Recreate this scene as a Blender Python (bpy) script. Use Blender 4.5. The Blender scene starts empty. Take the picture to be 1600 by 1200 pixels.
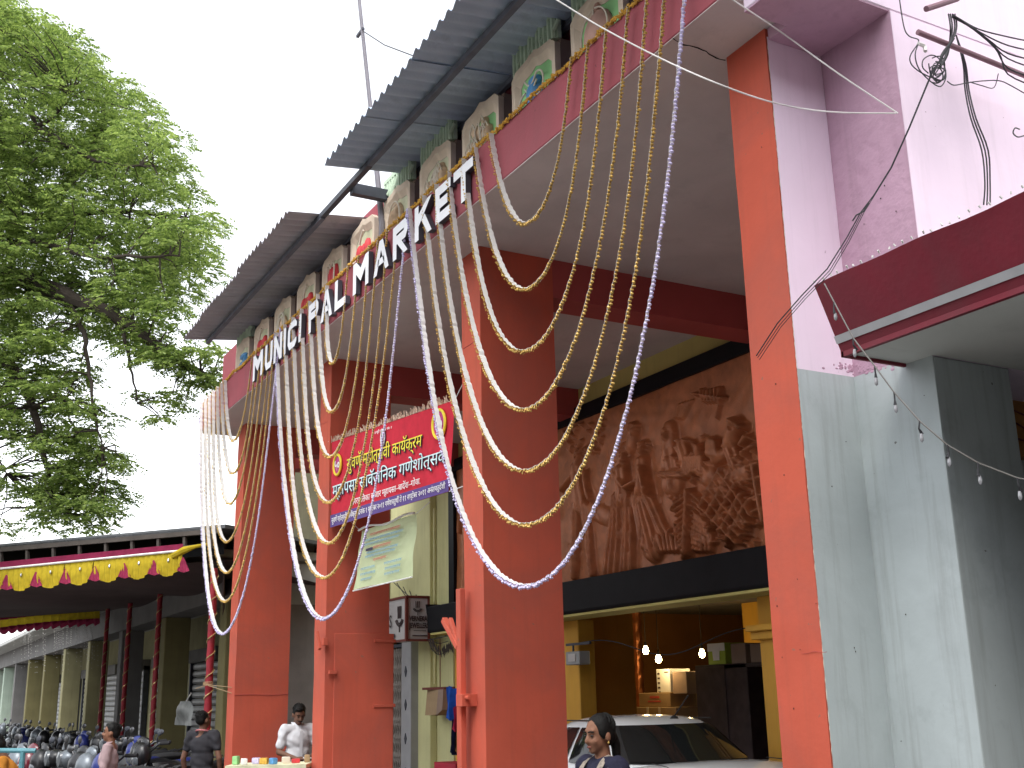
import bpy, bmesh, math, random
import numpy as np
from mathutils import Vector, Matrix
random.seed(7); rng = np.random.default_rng(7)
R = math.radians
scene = bpy.context.scene
COL = scene.collection

# ------------------------------------------------------------------ camera
EYE = 1.70
FPX, YAW, PITCH, ROLL = 1767.04, .5050, .2687, .0213      # solved from the vanishing points of the photograph
def cam_axes():
    f = np.array([math.sin(YAW)*math.cos(PITCH), math.cos(YAW)*math.cos(PITCH), math.sin(PITCH)])
    r = np.array([math.cos(YAW), -math.sin(YAW), 0.]); d = np.cross(f, r)
    return (r*math.cos(ROLL)+d*math.sin(ROLL), d*math.cos(ROLL)-r*math.sin(ROLL), f)
CR, CD, CF = cam_axes()
cam = bpy.data.cameras.new('camera'); camo = bpy.data.objects.new('camera', cam); COL.objects.link(camo)
cam.sensor_width = 36; cam.lens = FPX/1600*36; cam.clip_start = .05; cam.clip_end = 2000
camo.matrix_world = Matrix(((CR[0], -CD[0], -CF[0], 0), (CR[1], -CD[1], -CF[1], 0), (CR[2], -CD[2], -CF[2], EYE), (0, 0, 0, 1)))
scene.camera = camo

# ------------------------------------------------------------------ sky, sun, exposure (bright hazy overcast)
SUN_EL, SUN_AZ = R(58), R(222)          # azimuth measured from +Y clockwise: from the street side and slightly behind the camera
w = bpy.data.worlds.new('World'); scene.world = w; w.use_nodes = True
nt = w.node_tree; nt.nodes.clear()
sky = nt.nodes.new('ShaderNodeTexSky'); sky.sky_type = 'NISHITA'; sky.sun_disc = False
sky.sun_elevation = SUN_EL; sky.sun_rotation = SUN_AZ; sky.air_density = 1.0; sky.dust_density = 1.5; sky.ozone_density = 1
hs = nt.nodes.new('ShaderNodeHueSaturation'); hs.inputs['Saturation'].default_value = .16
bg = nt.nodes.new('ShaderNodeBackground'); bg.inputs['Strength'].default_value = .15
wo = nt.nodes.new('ShaderNodeOutputWorld')
nt.links.new(sky.outputs[0], hs.inputs['Color']); nt.links.new(hs.outputs[0], bg.inputs['Color']); nt.links.new(bg.outputs[0], wo.inputs['Surface'])
sl = bpy.data.lights.new('sun', 'SUN'); sl.energy = 0.5; sl.angle = R(25); sl.color = (1, .96, .9)
so = bpy.data.objects.new('sun', sl); COL.objects.link(so)
sdir = Vector((math.sin(SUN_AZ)*math.cos(SUN_EL), math.cos(SUN_AZ)*math.cos(SUN_EL), math.sin(SUN_EL)))
so.rotation_euler = sdir.to_track_quat('Z', 'Y').to_euler()
so.location = (-10, -5, 30)
scene.view_settings.view_transform = 'Standard'; scene.view_settings.look = 'None'
scene.view_settings.exposure = 1.75; scene.view_settings.gamma = 1

# ------------------------------------------------------------------ helpers
def ray(px, py):
    v = (px-800)/FPX*CR + (py-600)/FPX*CD + CF
    return v
def onx(px, py, x): v = ray(px, py); p = v*x/v[0]; return Vector((p[0], p[1], p[2]+EYE))
def ony(px, py, y): v = ray(px, py); p = v*y/v[1]; return Vector((p[0], p[1], p[2]+EYE))
def onz(px, py, z): v = ray(px, py); p = v*(z-EYE)/v[2]; return Vector((p[0], p[1], p[2]+EYE))
def at(px, py, dep): p = ray(px, py)*dep; return Vector((p[0], p[1], p[2]+EYE))
def onplane(px, py, p0, n):
    v = Vector(ray(px, py)); c = Vector((0, 0, EYE)); t = (Vector(p0)-c).dot(Vector(n))/v.dot(Vector(n)); return c+v*t

W0 = {}
def wpos(o): return W0.get(o.name, Vector((0, 0, 0)))
def tag(o, label=None, cat=None, group=None, kind=None):
    if label: o['label'] = label
    if cat: o['category'] = cat
    if group: o['group'] = group
    if kind: o['kind'] = kind
    return o
def thing(name, label, cat, loc=(0, 0, 0), group=None):
    o = bpy.data.objects.new(name, None); COL.objects.link(o); o.empty_display_size = .2
    o.location = Vector(loc); W0[o.name] = Vector(loc)
    return tag(o, label, cat, group)
def part_empty(name, loc, parent):
    o = bpy.data.objects.new(name, None); COL.objects.link(o); o.empty_display_size = .1
    o.parent = parent; o.location = Vector(loc)-wpos(parent); W0[o.name] = Vector(loc); return o
def mk(name, verts, faces, mat, parent=None, smooth=False, bevel=0, mats=None, midx=None, origin=None, seg=1, angle=35):
    V = np.array([tuple(v) for v in verts], float)
    if origin is None:
        lo, hi = V.min(0), V.max(0); origin = Vector(((lo[0]+hi[0])/2, (lo[1]+hi[1])/2, lo[2]))
    me = bpy.data.meshes.new(name)
    me.from_pydata((V-np.array(origin)).tolist(), [], [tuple(f) for f in faces]); me.validate()
    if mats:
        for m in mats: me.materials.append(m)
        me.polygons.foreach_set('material_index', midx)
    else: me.materials.append(mat)
    if bevel:
        bm = bmesh.new(); bm.from_mesh(me); bmesh.ops.recalc_face_normals(bm, faces=bm.faces)
        ed = [e for e in bm.edges if len(e.link_faces) == 2 and e.calc_face_angle(0) > R(30)]
        bmesh.ops.bevel(bm, geom=ed, offset=bevel, segments=seg, profile=.6, affect='EDGES'); bm.to_mesh(me); bm.free()
    if smooth:
        me.polygons.foreach_set('use_smooth', [True]*len(me.polygons))
        try: me.set_sharp_from_angle(angle=R(angle))
        except Exception: pass
    o = bpy.data.objects.new(name, me); COL.objects.link(o)
    if parent: o.parent = parent; o.location = Vector(origin)-wpos(parent)
    else: o.location = origin
    W0[o.name] = Vector(origin)
    return o
class MB:
    def __init__(s): s.v = []; s.f = []; s.mi = []; s.cur = 0
    def add(s, vs, fs):
        b = len(s.v); s.v += [tuple(v) for v in vs]; s.f += [tuple(b+i for i in f) for f in fs]; s.mi += [s.cur]*len(fs); return s
    def box(s, x0, x1, y0, y1, z0, z1):
        return s.add([(x0, y0, z0), (x1, y0, z0), (x1, y1, z0), (x0, y1, z0), (x0, y0, z1), (x1, y0, z1), (x1, y1, z1), (x0, y1, z1)],
                     [(3, 2, 1, 0), (4, 5, 6, 7), (0, 1, 5, 4), (1, 2, 6, 5), (2, 3, 7, 6), (3, 0, 4, 7)])
    def obox(s, c, ax, ay, az):       # oriented box: centre and three half axes
        c = Vector(c); ax = Vector(ax); ay = Vector(ay); az = Vector(az)
        return s.add([c+sx*ax+sy*ay+sz*az for sz in (-1, 1) for sx, sy in ((-1, -1), (1, -1), (1, 1), (-1, 1))],
                     [(3, 2, 1, 0), (4, 5, 6, 7), (0, 1, 5, 4), (1, 2, 6, 5), (2, 3, 7, 6), (3, 0, 4, 7)])
    def bar(s, p0, p1, w_, h_, up=(0, 0, 1)):
        p0 = Vector(p0); p1 = Vector(p1); d = (p1-p0); L = d.length; d.normalize(); sd = d.cross(Vector(up))
        if sd.length < 1e-4: sd = d.cross(Vector((1, 0, 0)))
        sd.normalize(); u = sd.cross(d)
        return s.obox((p0+p1)/2, d*L/2, sd*w_/2, u*h_/2)
    def tube(s, pts, r, n=8, cap=True, closed=False):
        pts = [Vector(p) for p in pts]; N = len(pts); rr = r if hasattr(r, '__len__') else [r]*N
        b = len(s.v); prev = None; vs = []
        for i, p in enumerate(pts):
            t = (pts[(i+1) % N]-pts[i-1]) if closed else (pts[min(i+1, N-1)]-pts[max(i-1, 0)])
            if t.length < 1e-9: t = Vector((0, 0, 1))
            t.normalize()
            if prev is None:
                a = Vector((0, 0, 1)) if abs(t.z) < .9 else Vector((1, 0, 0)); u = t.cross(a).normalized()
            else:
                u = prev-t*prev.dot(t)
                if u.length < 1e-6: u = t.cross(Vector((0, 0, 1)))
                u.normalize()
            prev = u; q = t.cross(u)
            for k in range(n):
                a = 2*math.pi*k/n; vs.append(p+(u*math.cos(a)+q*math.sin(a))*rr[i])
        fs = []
        for i in range(N if closed else N-1):
            j = (i+1) % N
            for k in range(n): fs.append((i*n+k, i*n+(k+1) % n, j*n+(k+1) % n, j*n+k))
        if cap and not closed: fs += [tuple(range(n-1, -1, -1)), tuple((N-1)*n+k for k in range(n))]
        return s.add(vs, fs)
    def lathe(s, c, prof, n=16, axis=(0, 0, 1)):
        q = Vector((0, 0, 1)).rotation_difference(Vector(axis)).to_matrix(); c = Vector(c)
        vs = [c+q @ Vector((r*math.cos(2*math.pi*k/n), r*math.sin(2*math.pi*k/n), z)) for r, z in prof for k in range(n)]
        fs = [(i*n+k, i*n+(k+1) % n, (i+1)*n+(k+1) % n, (i+1)*n+k) for i in range(len(prof)-1) for k in range(n)]
        fs += [tuple(range(n-1, -1, -1)), tuple((len(prof)-1)*n+k for k in range(n))]
        return s.add(vs, fs)
    def ell(s, c, rx, ry, rz, nu=10, nv=7, rot=None):
        c = Vector(c); vs = [Vector((0, 0, -rz))]
        for i in range(1, nv):
            ph = -math.pi/2+math.pi*i/nv
            vs += [Vector((rx*math.cos(ph)*math.cos(2*math.pi*k/nu), ry*math.cos(ph)*math.sin(2*math.pi*k/nu), rz*math.sin(ph))) for k in range(nu)]
        vs.append(Vector((0, 0, rz)))
        fs = [(0, 1+(k+1) % nu, 1+k) for k in range(nu)]
        for i in range(nv-2): fs += [(1+i*nu+k, 1+i*nu+(k+1) % nu, 1+(i+1)*nu+(k+1) % nu, 1+(i+1)*nu+k) for k in range(nu)]
        L = len(vs)-1; b = 1+(nv-2)*nu; fs += [(b+k, b+(k+1) % nu, L) for k in range(nu)]
        if rot is not None: vs = [rot @ v for v in vs]
        return s.add([c+v for v in vs], fs)
    def octa(s, c, r, e=1.):
        c = Vector(c)
        return s.add([c+Vector(v)*r for v in ((1, 0, 0), (-1, 0, 0), (0, 1, 0), (0, -1, 0), (0, 0, e), (0, 0, -e))],
                     [(0, 2, 4), (2, 1, 4), (1, 3, 4), (3, 0, 4), (2, 0, 5), (1, 2, 5), (3, 1, 5), (0, 3, 5)])
    def prism(s, poly, o, u, v, n, t):   # polygon (2D) placed at o with axes u, v and thickness t along n
        o = Vector(o); u = Vector(u); v = Vector(v); n = Vector(n); m = len(poly)
        a = [o+u*p[0]+v*p[1] for p in poly]; b_ = [p+n*t for p in a]
        return s.add(a+b_, [tuple(range(m-1, -1, -1)), tuple(range(m, 2*m))]+[(i, (i+1) % m, m+(i+1) % m, m+i) for i in range(m)])
    def grid(s, P, nu, nv):              # P: nu*nv points row-major in u
        return s.add(P, [(i*nv+j, (i+1)*nv+j, (i+1)*nv+j+1, i*nv+j+1) for i in range(nu-1) for j in range(nv-1)])
    def build(s, name, mat, parent=None, **k): return mk(name, s.v, s.f, mat, parent, **k)
    def buildm(s, name, mats, parent=None, **k): return mk(name, s.v, s.f, None, parent, mats=mats, midx=s.mi, **k)
def copy_tree(o, parent=None, delta=None):
    c = o.copy(); COL.objects.link(c); c.parent = parent
    for ch in o.children: copy_tree(ch, c)
    return c

# ------------------------------------------------------------------ materials
def srgb(r, g, b):
    return tuple(((c/255)/12.92 if c/255 <= .04045 else ((c/255+.055)/1.055)**2.4) for c in (r, g, b))
def M(name, col, rough=.75, var=.12, scale=5., bump=.0, bscale=60., metal=0., streak=0., dirt=(.25, .22, .2), spec=.35, coat=0., stain=0., chips=0., chipcol=(.55, .47, .40), grime=0.):
    m = bpy.data.materials.new(name); m.use_nodes = True; t = m.node_tree; N = t.nodes; L = t.links
    b = N['Principled BSDF']; b.inputs['Roughness'].default_value = rough; b.inputs['Metallic'].default_value = metal
    b.inputs['Specular IOR Level'].default_value = spec; b.inputs['Coat Weight'].default_value = coat
    tc = N.new('ShaderNodeTexCoord')
    n1 = N.new('ShaderNodeTexNoise'); n1.inputs['Scale'].default_value = scale; n1.inputs['Detail'].default_value = 5; L.new(tc.outputs['Object'], n1.inputs['Vector'])
    rp = N.new('ShaderNodeValToRGB'); rp.color_ramp.elements[0].position = .3; rp.color_ramp.elements[1].position = .72
    lo = [max(0, c*(1-var)) for c in col]; hi = [min(1, c*(1+var*.8)) for c in col]
    rp.color_ramp.elements[0].color = (*lo, 1); rp.color_ramp.elements[1].color = (*hi, 1); L.new(n1.outputs['Fac'], rp.inputs['Fac'])
    out = rp.outputs['Color']
    if streak:
        mp = N.new('ShaderNodeMapping'); mp.inputs['Scale'].default_value = (7, 7, .45); L.new(tc.outputs['Object'], mp.inputs['Vector'])
        n2 = N.new('ShaderNodeTexNoise'); n2.inputs['Scale'].default_value = 1.6; n2.inputs['Detail'].default_value = 6; n2.inputs['Roughness'].default_value = .65; L.new(mp.outputs[0], n2.inputs['Vector'])
        r2 = N.new('ShaderNodeValToRGB'); r2.color_ramp.elements[0].position = .5; r2.color_ramp.elements[1].position = .8
        r2.color_ramp.elements[0].color = (0, 0, 0, 1); r2.color_ramp.elements[1].color = (streak,)*3+(1,); L.new(n2.outputs['Fac'], r2.inputs['Fac'])
        mx = N.new('ShaderNodeMixRGB'); mx.inputs['Color2'].default_value = (*[d*c**.5 for d, c in zip(dirt, col)], 1); L.new(r2.outputs['Color'], mx.inputs['Fac']); L.new(out, mx.inputs['Color1']); out = mx.outputs['Color']
    if stain:
        n4 = N.new('ShaderNodeTexNoise'); n4.inputs['Scale'].default_value = 2.2; n4.inputs['Detail'].default_value = 8; n4.inputs['Roughness'].default_value = .7; L.new(tc.outputs['Object'], n4.inputs['Vector'])
        r4 = N.new('ShaderNodeValToRGB'); r4.color_ramp.elements[0].position = .56; r4.color_ramp.elements[1].position = .66
        r4.color_ramp.elements[0].color = (0, 0, 0, 1); r4.color_ramp.elements[1].color = (stain,)*3+(1,); L.new(n4.outputs['Fac'], r4.inputs['Fac'])
        mx = N.new('ShaderNodeMixRGB'); mx.inputs['Color2'].default_value = (*[c*.55 for c in col], 1); L.new(r4.outputs['Color'], mx.inputs['Fac']); L.new(out, mx.inputs['Color1']); out = mx.outputs['Color']
    if grime:      # large patchy fading and hand grime
        n5 = N.new('ShaderNodeTexNoise'); n5.inputs['Scale'].default_value = .9; n5.inputs['Detail'].default_value = 7; n5.inputs['Roughness'].default_value = .62; n5.inputs['Distortion'].default_value = .6; L.new(tc.outputs['Object'], n5.inputs['Vector'])
        r5 = N.new('ShaderNodeValToRGB'); r5.color_ramp.elements[0].position = .42; r5.color_ramp.elements[1].position = .70
        r5.color_ramp.elements[0].color = (0, 0, 0, 1); r5.color_ramp.elements[1].color = (grime,)*3+(1,); L.new(n5.outputs['Fac'], r5.inputs['Fac'])
        mx = N.new('ShaderNodeMixRGB'); mx.inputs['Color2'].default_value = (*[min(1, c*.62+.035) for c in col], 1); L.new(r5.outputs['Color'], mx.inputs['Fac']); L.new(out, mx.inputs['Color1']); out = mx.outputs['Color']
    if chips:
        n6 = N.new('ShaderNodeTexNoise'); n6.inputs['Scale'].default_value = 17; n6.inputs['Detail'].default_value = 3; L.new(tc.outputs['Object'], n6.inputs['Vector'])
        r6 = N.new('ShaderNodeValToRGB'); r6.color_ramp.elements[0].position = chips; r6.color_ramp.elements[1].position = chips+.015
        r6.color_ramp.elements[0].color = (0, 0, 0, 1); r6.color_ramp.elements[1].color = (1, 1, 1, 1); L.new(n6.outputs['Fac'], r6.inputs['Fac'])
        mx = N.new('ShaderNodeMixRGB'); mx.inputs['Color2'].default_value = (*chipcol, 1); L.new(r6.outputs['Color'], mx.inputs['Fac']); L.new(out, mx.inputs['Color1']); out = mx.outputs['Color']
    L.new(out, b.inputs['Base Color'])
    if bump:
        n3 = N.new('ShaderNodeTexNoise'); n3.inputs['Scale'].default_value = bscale; n3.inputs['Detail'].default_value = 4; L.new(tc.outputs['Object'], n3.inputs['Vector'])
        bp = N.new('ShaderNodeBump'); bp.inputs['Strength'].default_value = bump; bp.inputs['Distance'].default_value = .02; L.new(n3.outputs['Fac'], bp.inputs['Height']); L.new(bp.outputs[0], b.inputs['Normal'])
        # uneven gloss
    return m
def emis(name, col, s):
    m = bpy.data.materials.new(name); m.use_nodes = True; t = m.node_tree; b = t.nodes['Principled BSDF']
    b.inputs['Base Color'].default_value = (*col, 1); b.inputs['Emission Color'].default_value = (*col, 1); b.inputs['Emission Strength'].default_value = s
    return m
def glass(name, col, rough=.05):
    m = bpy.data.materials.new(name); m.use_nodes = True; b = m.node_tree.nodes['Principled BSDF']
    b.inputs['Base Color'].default_value = (*col, 1); b.inputs['Roughness'].default_value = rough; b.inputs['Specular IOR Level'].default_value = .6
    return m
def leafmat(name, c0, c1):
    m = bpy.data.materials.new(name); m.use_nodes = True; t = m.node_tree; N = t.nodes; L = t.links; N.remove(N['Principled BSDF'])
    geo = N.new('ShaderNodeNewGeometry'); rp = N.new('ShaderNodeValToRGB'); rp.color_ramp.elements[0].color = (*c0, 1); rp.color_ramp.elements[1].color = (*c1, 1)
    L.new(geo.outputs['Random Per Island'], rp.inputs['Fac'])
    d = N.new('ShaderNodeBsdfDiffuse'); tr = N.new('ShaderNodeBsdfTranslucent'); gl = N.new('ShaderNodeBsdfGlossy'); gl.inputs['Roughness'].default_value = .4; gl.inputs['Color'].default_value = (.5, .5, .5, 1)
    hsv = N.new('ShaderNodeHueSaturation'); hsv.inputs['Saturation'].default_value = 1.1; hsv.inputs['Value'].default_value = 1.5
    L.new(rp.outputs[0], d.inputs['Color']); L.new(rp.outputs[0], hsv.inputs['Color']); L.new(hsv.outputs[0], tr.inputs['Color'])
    m1 = N.new('ShaderNodeMixShader'); m1.inputs[0].default_value = .5; L.new(d.outputs[0], m1.inputs[1]); L.new(tr.outputs[0], m1.inputs[2])
    m2 = N.new('ShaderNodeMixShader'); m2.inputs[0].default_value = .05; L.new(m1.outputs[0], m2.inputs[1]); L.new(gl.outputs[0], m2.inputs[2])
    L.new(m2.outputs[0], N['Material Output'].inputs['Surface']); return m
def clothmat(name, col, trans=.25, var=.1):
    m = M(name, col, rough=.85, var=var, scale=9, bump=.06, bscale=220, spec=.15); t = m.node_tree; N = t.nodes; L = t.links; b = N['Principled BSDF']
    tr = N.new('ShaderNodeBsdfTranslucent'); tr.inputs['Color'].default_value = (*col, 1); mx = N.new('ShaderNodeMixShader'); mx.inputs[0].default_value = trans
    L.new(b.outputs[0], mx.inputs[1]); L.new(tr.outputs[0], mx.inputs[2]); L.new(mx.outputs[0], N['Material Output'].inputs['Surface']); return m

m_orange = M('orange_paint', (.56, .110, .066), .78, .10, 2.2, .09, 22, streak=.35, dirt=(.42, .26, .22), stain=.12, spec=.16, chips=.725, chipcol=(.34, .13, .09), grime=.85)
m_maroon = M('maroon_paint', (.34, .078, .095), .75, .10, 1.5, .15, 40, streak=.35, stain=.12, chips=.74, chipcol=(.2, .06, .07), grime=.6, spec=.2)
m_beam = M('beam_paint', (.40, .07, .065), .7, .10, 2, .1, 40)
m_soffit = M('soffit_plaster', (.63, .56, .545), .85, .07, 1.2, .1, 25, stain=.2, grime=.45)
m_yellow = M('yellow_distemper', (.52, .46, .16), .8, .1, 1.5, .1, 40, streak=.2)
m_paleyel = M('pale_yellow_wall', (.60, .58, .30), .8, .1, 1.4, .1, 40, streak=.3, stain=.15)
m_ochre = M('ochre_paint', (.62, .33, .045), .65, .1, 2, .08, 40, streak=.2)
m_brownwall = M('brown_ochre_wall', (.22, .09, .022), .75, .15, 1.8, .1, 40)
m_black = M('black_enamel', (.007, .007, .009), .6, .2, 5, .03, spec=.15)
m_pink = M('pink_wall', (.90, .74, .87), .8, .04, 1.2, .08, 14, stain=.05, chips=.755, chipcol=(.35, .2, .28), grime=.18, streak=.15)
m_pink_shade = M('pink_wall_shaded', (.52, .33, .43), .8, .08, 2.0, .45, 14, streak=.25, stain=.18)  # darker copy of the pink; the recess shade is put into this colour
m_grey = M('grey_wall', (.48, .535, .54), .75, .08, 1.6, .08, 16, streak=.5, stain=.28, chips=.745, chipcol=(.18, .18, .17), grime=.5, spec=.2)
m_ground = M('dusty_asphalt', (.19, .18, .17), .9, .25, 3, .4, 120)
m_floor = M('cement_floor', (.13, .12, .115), .8, .2, 2, .15, 60, stain=.3)
m_canopy = M('maroon_canopy', (.20, .019, .034), .62, .12, 2, .08, 30, streak=.4, dirt=(.3, .2, .2), grime=.7, spec=.25)
m_stripe = M('grey_stripe', (.42, .42, .43), .6, .1, 8)
m_roof = M('corrugated_sheet', (.44, .53, .64), .65, .2, 1.2, .1, 50, stain=.35)
m_roof2 = M('corrugated_sheet_dusty', (.40, .40, .43), .7, .25, 1.3, .1, 50, stain=.35)
m_steel = M('dark_steel', (.055, .06, .075), .55, .2, 8, .05)
m_white = M('white_paint', (.78, .78, .80), .6, .05, 8)
m_letterside = M('letter_side', (.06, .06, .075), .6)
m_ribbon = clothmat('white_ribbon', (.93, .93, .91), .35, .03)
m_ribbonu = clothmat('tan_ribbon_back', (.34, .24, .10), .2)
m_gold = M('gold_tassel', (.62, .40, .10), .4, .35, 20, metal=.25, spec=.5)
m_lilac = M('lilac_tassel', (.60, .55, .80), .45, .2, 20, spec=.5)
m_marigold = M('marigold', (.66, .38, .06), .7, .35, 40, .2, 120)
m_blue = M('blue_paint', (.03, .06, .30), .7, .1, 4)
m_stone = M('tan_frame', (.66, .54, .42), .8, .15, 6, .15, 40, stain=.2)
m_stoneside = M('brown_block', (.27, .19, .15), .85, .12, 3, .1, 40)
m_green = M('green_letter', (.52, .64, .48), .7, .15, 10, .1, 50)
m_picgreen = M('painted_green', (.30, .62, .26), .7, .4, 3)
m_picpale = M('painted_pale', (.66, .66, .45), .7, .3, 4)
m_red = M('painted_red', (.58, .05, .06), .6, .3, 9)
m_jug = M('painted_blue_jug', (.10, .30, .58), .5, .45, 7)
m_onion = M('painted_onion', (.50, .30, .24), .7, .3, 5)
m_veg = M('painted_veg', (.58, .42, .28), .7, .35, 12)
m_outline = M('cream_outline', (.68, .62, .52), .7, .1, 8)
m_bronze = M('bronze_relief', (.44, .155, .062), .40, .25, 7, .15, 70, spec=.45, metal=.15)
m_concrete = M('old_concrete', (.20, .18, .165), .9, .2, 2, .2, 40, streak=.3)
m_wire = M('black_cable', (.03, .03, .035), .6); m_rope = M('white_rope', (.72, .70, .68), .8)
m_bark = M('bark', (.045, .035, .028), .95, .35, 6, .5, 30)
m_skin = M('brown_skin', (.23, .108, .064), .6, .16, 22, .12, 120, spec=.3); m_skin2 = M('dark_skin', (.16, .078, .05), .6, .16, 22, .12, 120, spec=.3)
m_hair = M('black_hair', (.006, .0055, .005), .6, .3, 60, .3, 160, spec=.2)
m_eye = M('eye_dark', (.01, .008, .007), .2); m_lip = M('lips', (.22, .07, .055), .5)
m_chrome = M('chrome', (.55, .56, .58), .22, .1, 4, metal=.9); m_rubber = M('rubber', (.02, .02, .022), .85)
m_carton = M('cardboard', (.36, .25, .14), .85, .12, 6); m_paper = M('white_paper', (.75, .75, .75), .8, .04)

def text(s, size, o, u, v, mat, parent, name='lettering', ext=.002, off=0., align='LEFT', sx=1., n=None, mats=None):
    """flat lettering as mesh; o = anchor, u = reading direction, v = up"""
    c = bpy.data.curves.new(name, 'FONT'); c.body = s; c.size = size; c.extrude = ext; c.offset = off; c.align_x = align; c.resolution_u = 3
    t = bpy.data.objects.new(name, c); COL.objects.link(t); dg = bpy.context.evaluated_depsgraph_get(); dg.update()
    me = t.evaluated_get(dg).to_mesh(); vs = [vv.co.copy() for vv in me.vertices]; fs = [tuple(p.vertices) for p in me.polygons]
    nz = [abs(p.normal.z) > .5 for p in me.polygons]
    t.evaluated_get(dg).to_mesh_clear(); bpy.data.objects.remove(t); bpy.data.curves.remove(c)
    if not vs: return None
    u = Vector(u); v = Vector(v); n = Vector(n) if n else u.cross(v)
    P = [Vector(o)+u*(q.x*sx)+v*q.y+n*(q.z+ext) for q in vs]
    if mats: return mk(name, P, fs, None, parent, mats=mats, midx=[0 if z else 1 for z in nz])
    return mk(name, P, fs, mat, parent)

# ================================================================== SETTING
g = MB().add([(-300, -300, 0), (300, -300, 0), (300, 300, 0), (-300, 300, 0)], [(0, 1, 2, 3)]).build('ground', m_ground); tag(g, kind='structure')
g = MB().box(3.2, 7.2, -3, 17.2, 0, .012).build('pavement', m_floor); tag(g, kind='structure')

# the other side of the street and the block behind us (unseen houses, added to block low sky light and darken the portico)
def plain_block(label, x0, x1, y0, y1, h, face, mat):
    T = thing('light_blocking_house', label, 'building', ((x0+x1)/2, (y0+y1)/2, 0)); MB().box(x0, x1, y0, y1, 0, h).build('wall', mat, T, bevel=.03)
    MB().box(x0-.2, x1+.2, y0-.2, y1+.2, h, h+.2).build('roof', m_concrete, T)
    for st in range(int(h//3)):
        L = (y1-y0) if face == 'x' else (x1-x0)
        for k in range(int(L//3)):
            c = 1.5+3*k
            if face == 'x': MB().box(x1, x1+.05, y0+c-.6, y0+c+.6, st*3+.9, st*3+2.3).build('window', m_steel, T)
            else: MB().box(x0+c-.6, x0+c+.6, y1, y1+.05, st*3+.9, st*3+2.3).build('window', m_steel, T)
plain_block('tall unseen house added beside the viewer to block light', -13, -4.6, -14, 2.2, 9.5, 'x', m_concrete)
plain_block('lower unseen house added across the open ground to block light', -26, -18, 6, 40, 6.5, 'x', m_concrete)
plain_block('wide unseen house added behind the viewer to block light', -4.4, 14, -16, -7, 9.5, 'y', m_concrete)

# ================================================================== MARKET BUILDING (portico)
MKT = thing('market_building', 'orange-pillared market hall front with maroon fascia above a deep portico', 'building', (5.8, 10.5, 0))
YP = [4.517, 8.325, 12.13, 15.72]          # near faces of the pillars
ZS, ZT = 5.56, 6.02                        # soffit, top of fascia
def dented(name, x0, x1, y0, y1, z0, z1, mat, parent, n=14, amp=.004, bevel=.012):
    """pillar with slightly uneven plaster: box cut into courses with tiny offsets"""
    b = MB(); rows = []
    for i in range(n+1):
        z = z0+(z1-z0)*i/n; j = lambda: random.uniform(-amp, amp)
        rows.append([(x0+j(), y0+j(), z), (x1, y0+j(), z), (x1, y1, z), (x0+j(), y1, z)])
    vs = [p for r_ in rows for p in r_]; fs = [(3, 2, 1, 0), tuple(n*4+k for k in range(4))]
    for i in range(n):
        for k in range(4): fs.append((i*4+k, i*4+(k+1) % 4, (i+1)*4+(k+1) % 4, (i+1)*4+k))
    b.add(vs, fs); return b.build(name, mat, parent, smooth=True, angle=25)
for i, y in enumerate(YP):
    if i == 0: p = dented('pillar', 4.3, 4.72, y+.003, y+.368, 0.012, ZS, m_orange, MKT)
    else: p = dented('pillar', 4.3, 5.05, y, y+.365, 0.012, ZS, m_orange, MKT)
    if i:
        bx = MB().box(5.05, 7.7, y+.004, y+.36, 5.19, ZS).build('beam', m_beam, MKT)
PIL = [o for o in MKT.children if o.name.startswith('pillar')]
MB().box(3.86, 3.99, 4.36, 16.62, ZS+.006, ZT).build('fascia', m_maroon, MKT, bevel=.008)
MB().box(3.864, 7.7, 4.364, 16.616, ZS, ZS+.005).build('ceiling', m_soffit, MKT)
MB().box(3.99, 7.7, 4.37, 16.61, ZS+.006, 5.93).build('roof_slab', m_soffit, MKT)
MB().box(3.99, 5.6, 4.362, 4.37, 5.6, 6.0).build('fascia_return', m_maroon, MKT)
# construction joint in the soffit near the end of the portico
b = MB()
pts = [Vector((3.862+(4.31-3.862)*t, 4.86+.05*t+.012*math.sin(9*t)+random.uniform(-.006, .006), ZS-.002)) for t in np.linspace(0, 1, 14)]
b.tube(pts, [.0015+.004*random.random() for _ in pts], 5)
b.build('soffit_crack', m_black, MKT)
# parapet wall behind the picture blocks, with blue painted recesses
MB().box(4.12, 4.3, 4.36, 16.5, 5.93, 6.76).build('parapet_wall', m_maroon, MKT, bevel=.01)
for k in range(12):
    y = 5.62+.897*k
    MB().box(4.105, 4.119, y-.36, y-.14, 6.0, 6.5).build('blue_panel', m_blue, MKT)
MB().box(3.99, 4.119, 4.36, 16.5, 5.93, 5.985).build('ledge', m_soffit, MKT)
# back wall with the shop front
MB().box(7.7, 7.9, 4.9, 8.62, 0, 5.56).build('back_wall', m_brownwall, MKT)
MB().box(7.7, 7.9, 8.62, 15.9, 2.72, 5.8).build('back_wall', m_yellow, MKT)
MB().box(7.7, 7.9, 12.62, 15.9, 0, 2.72).build('back_wall', m_ochre, MKT)
MB().box(7.62, 7.7, 5.0, 15.9, 5.11, 5.30).build('black_moulding', m_black, MKT, bevel=.01)
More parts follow.
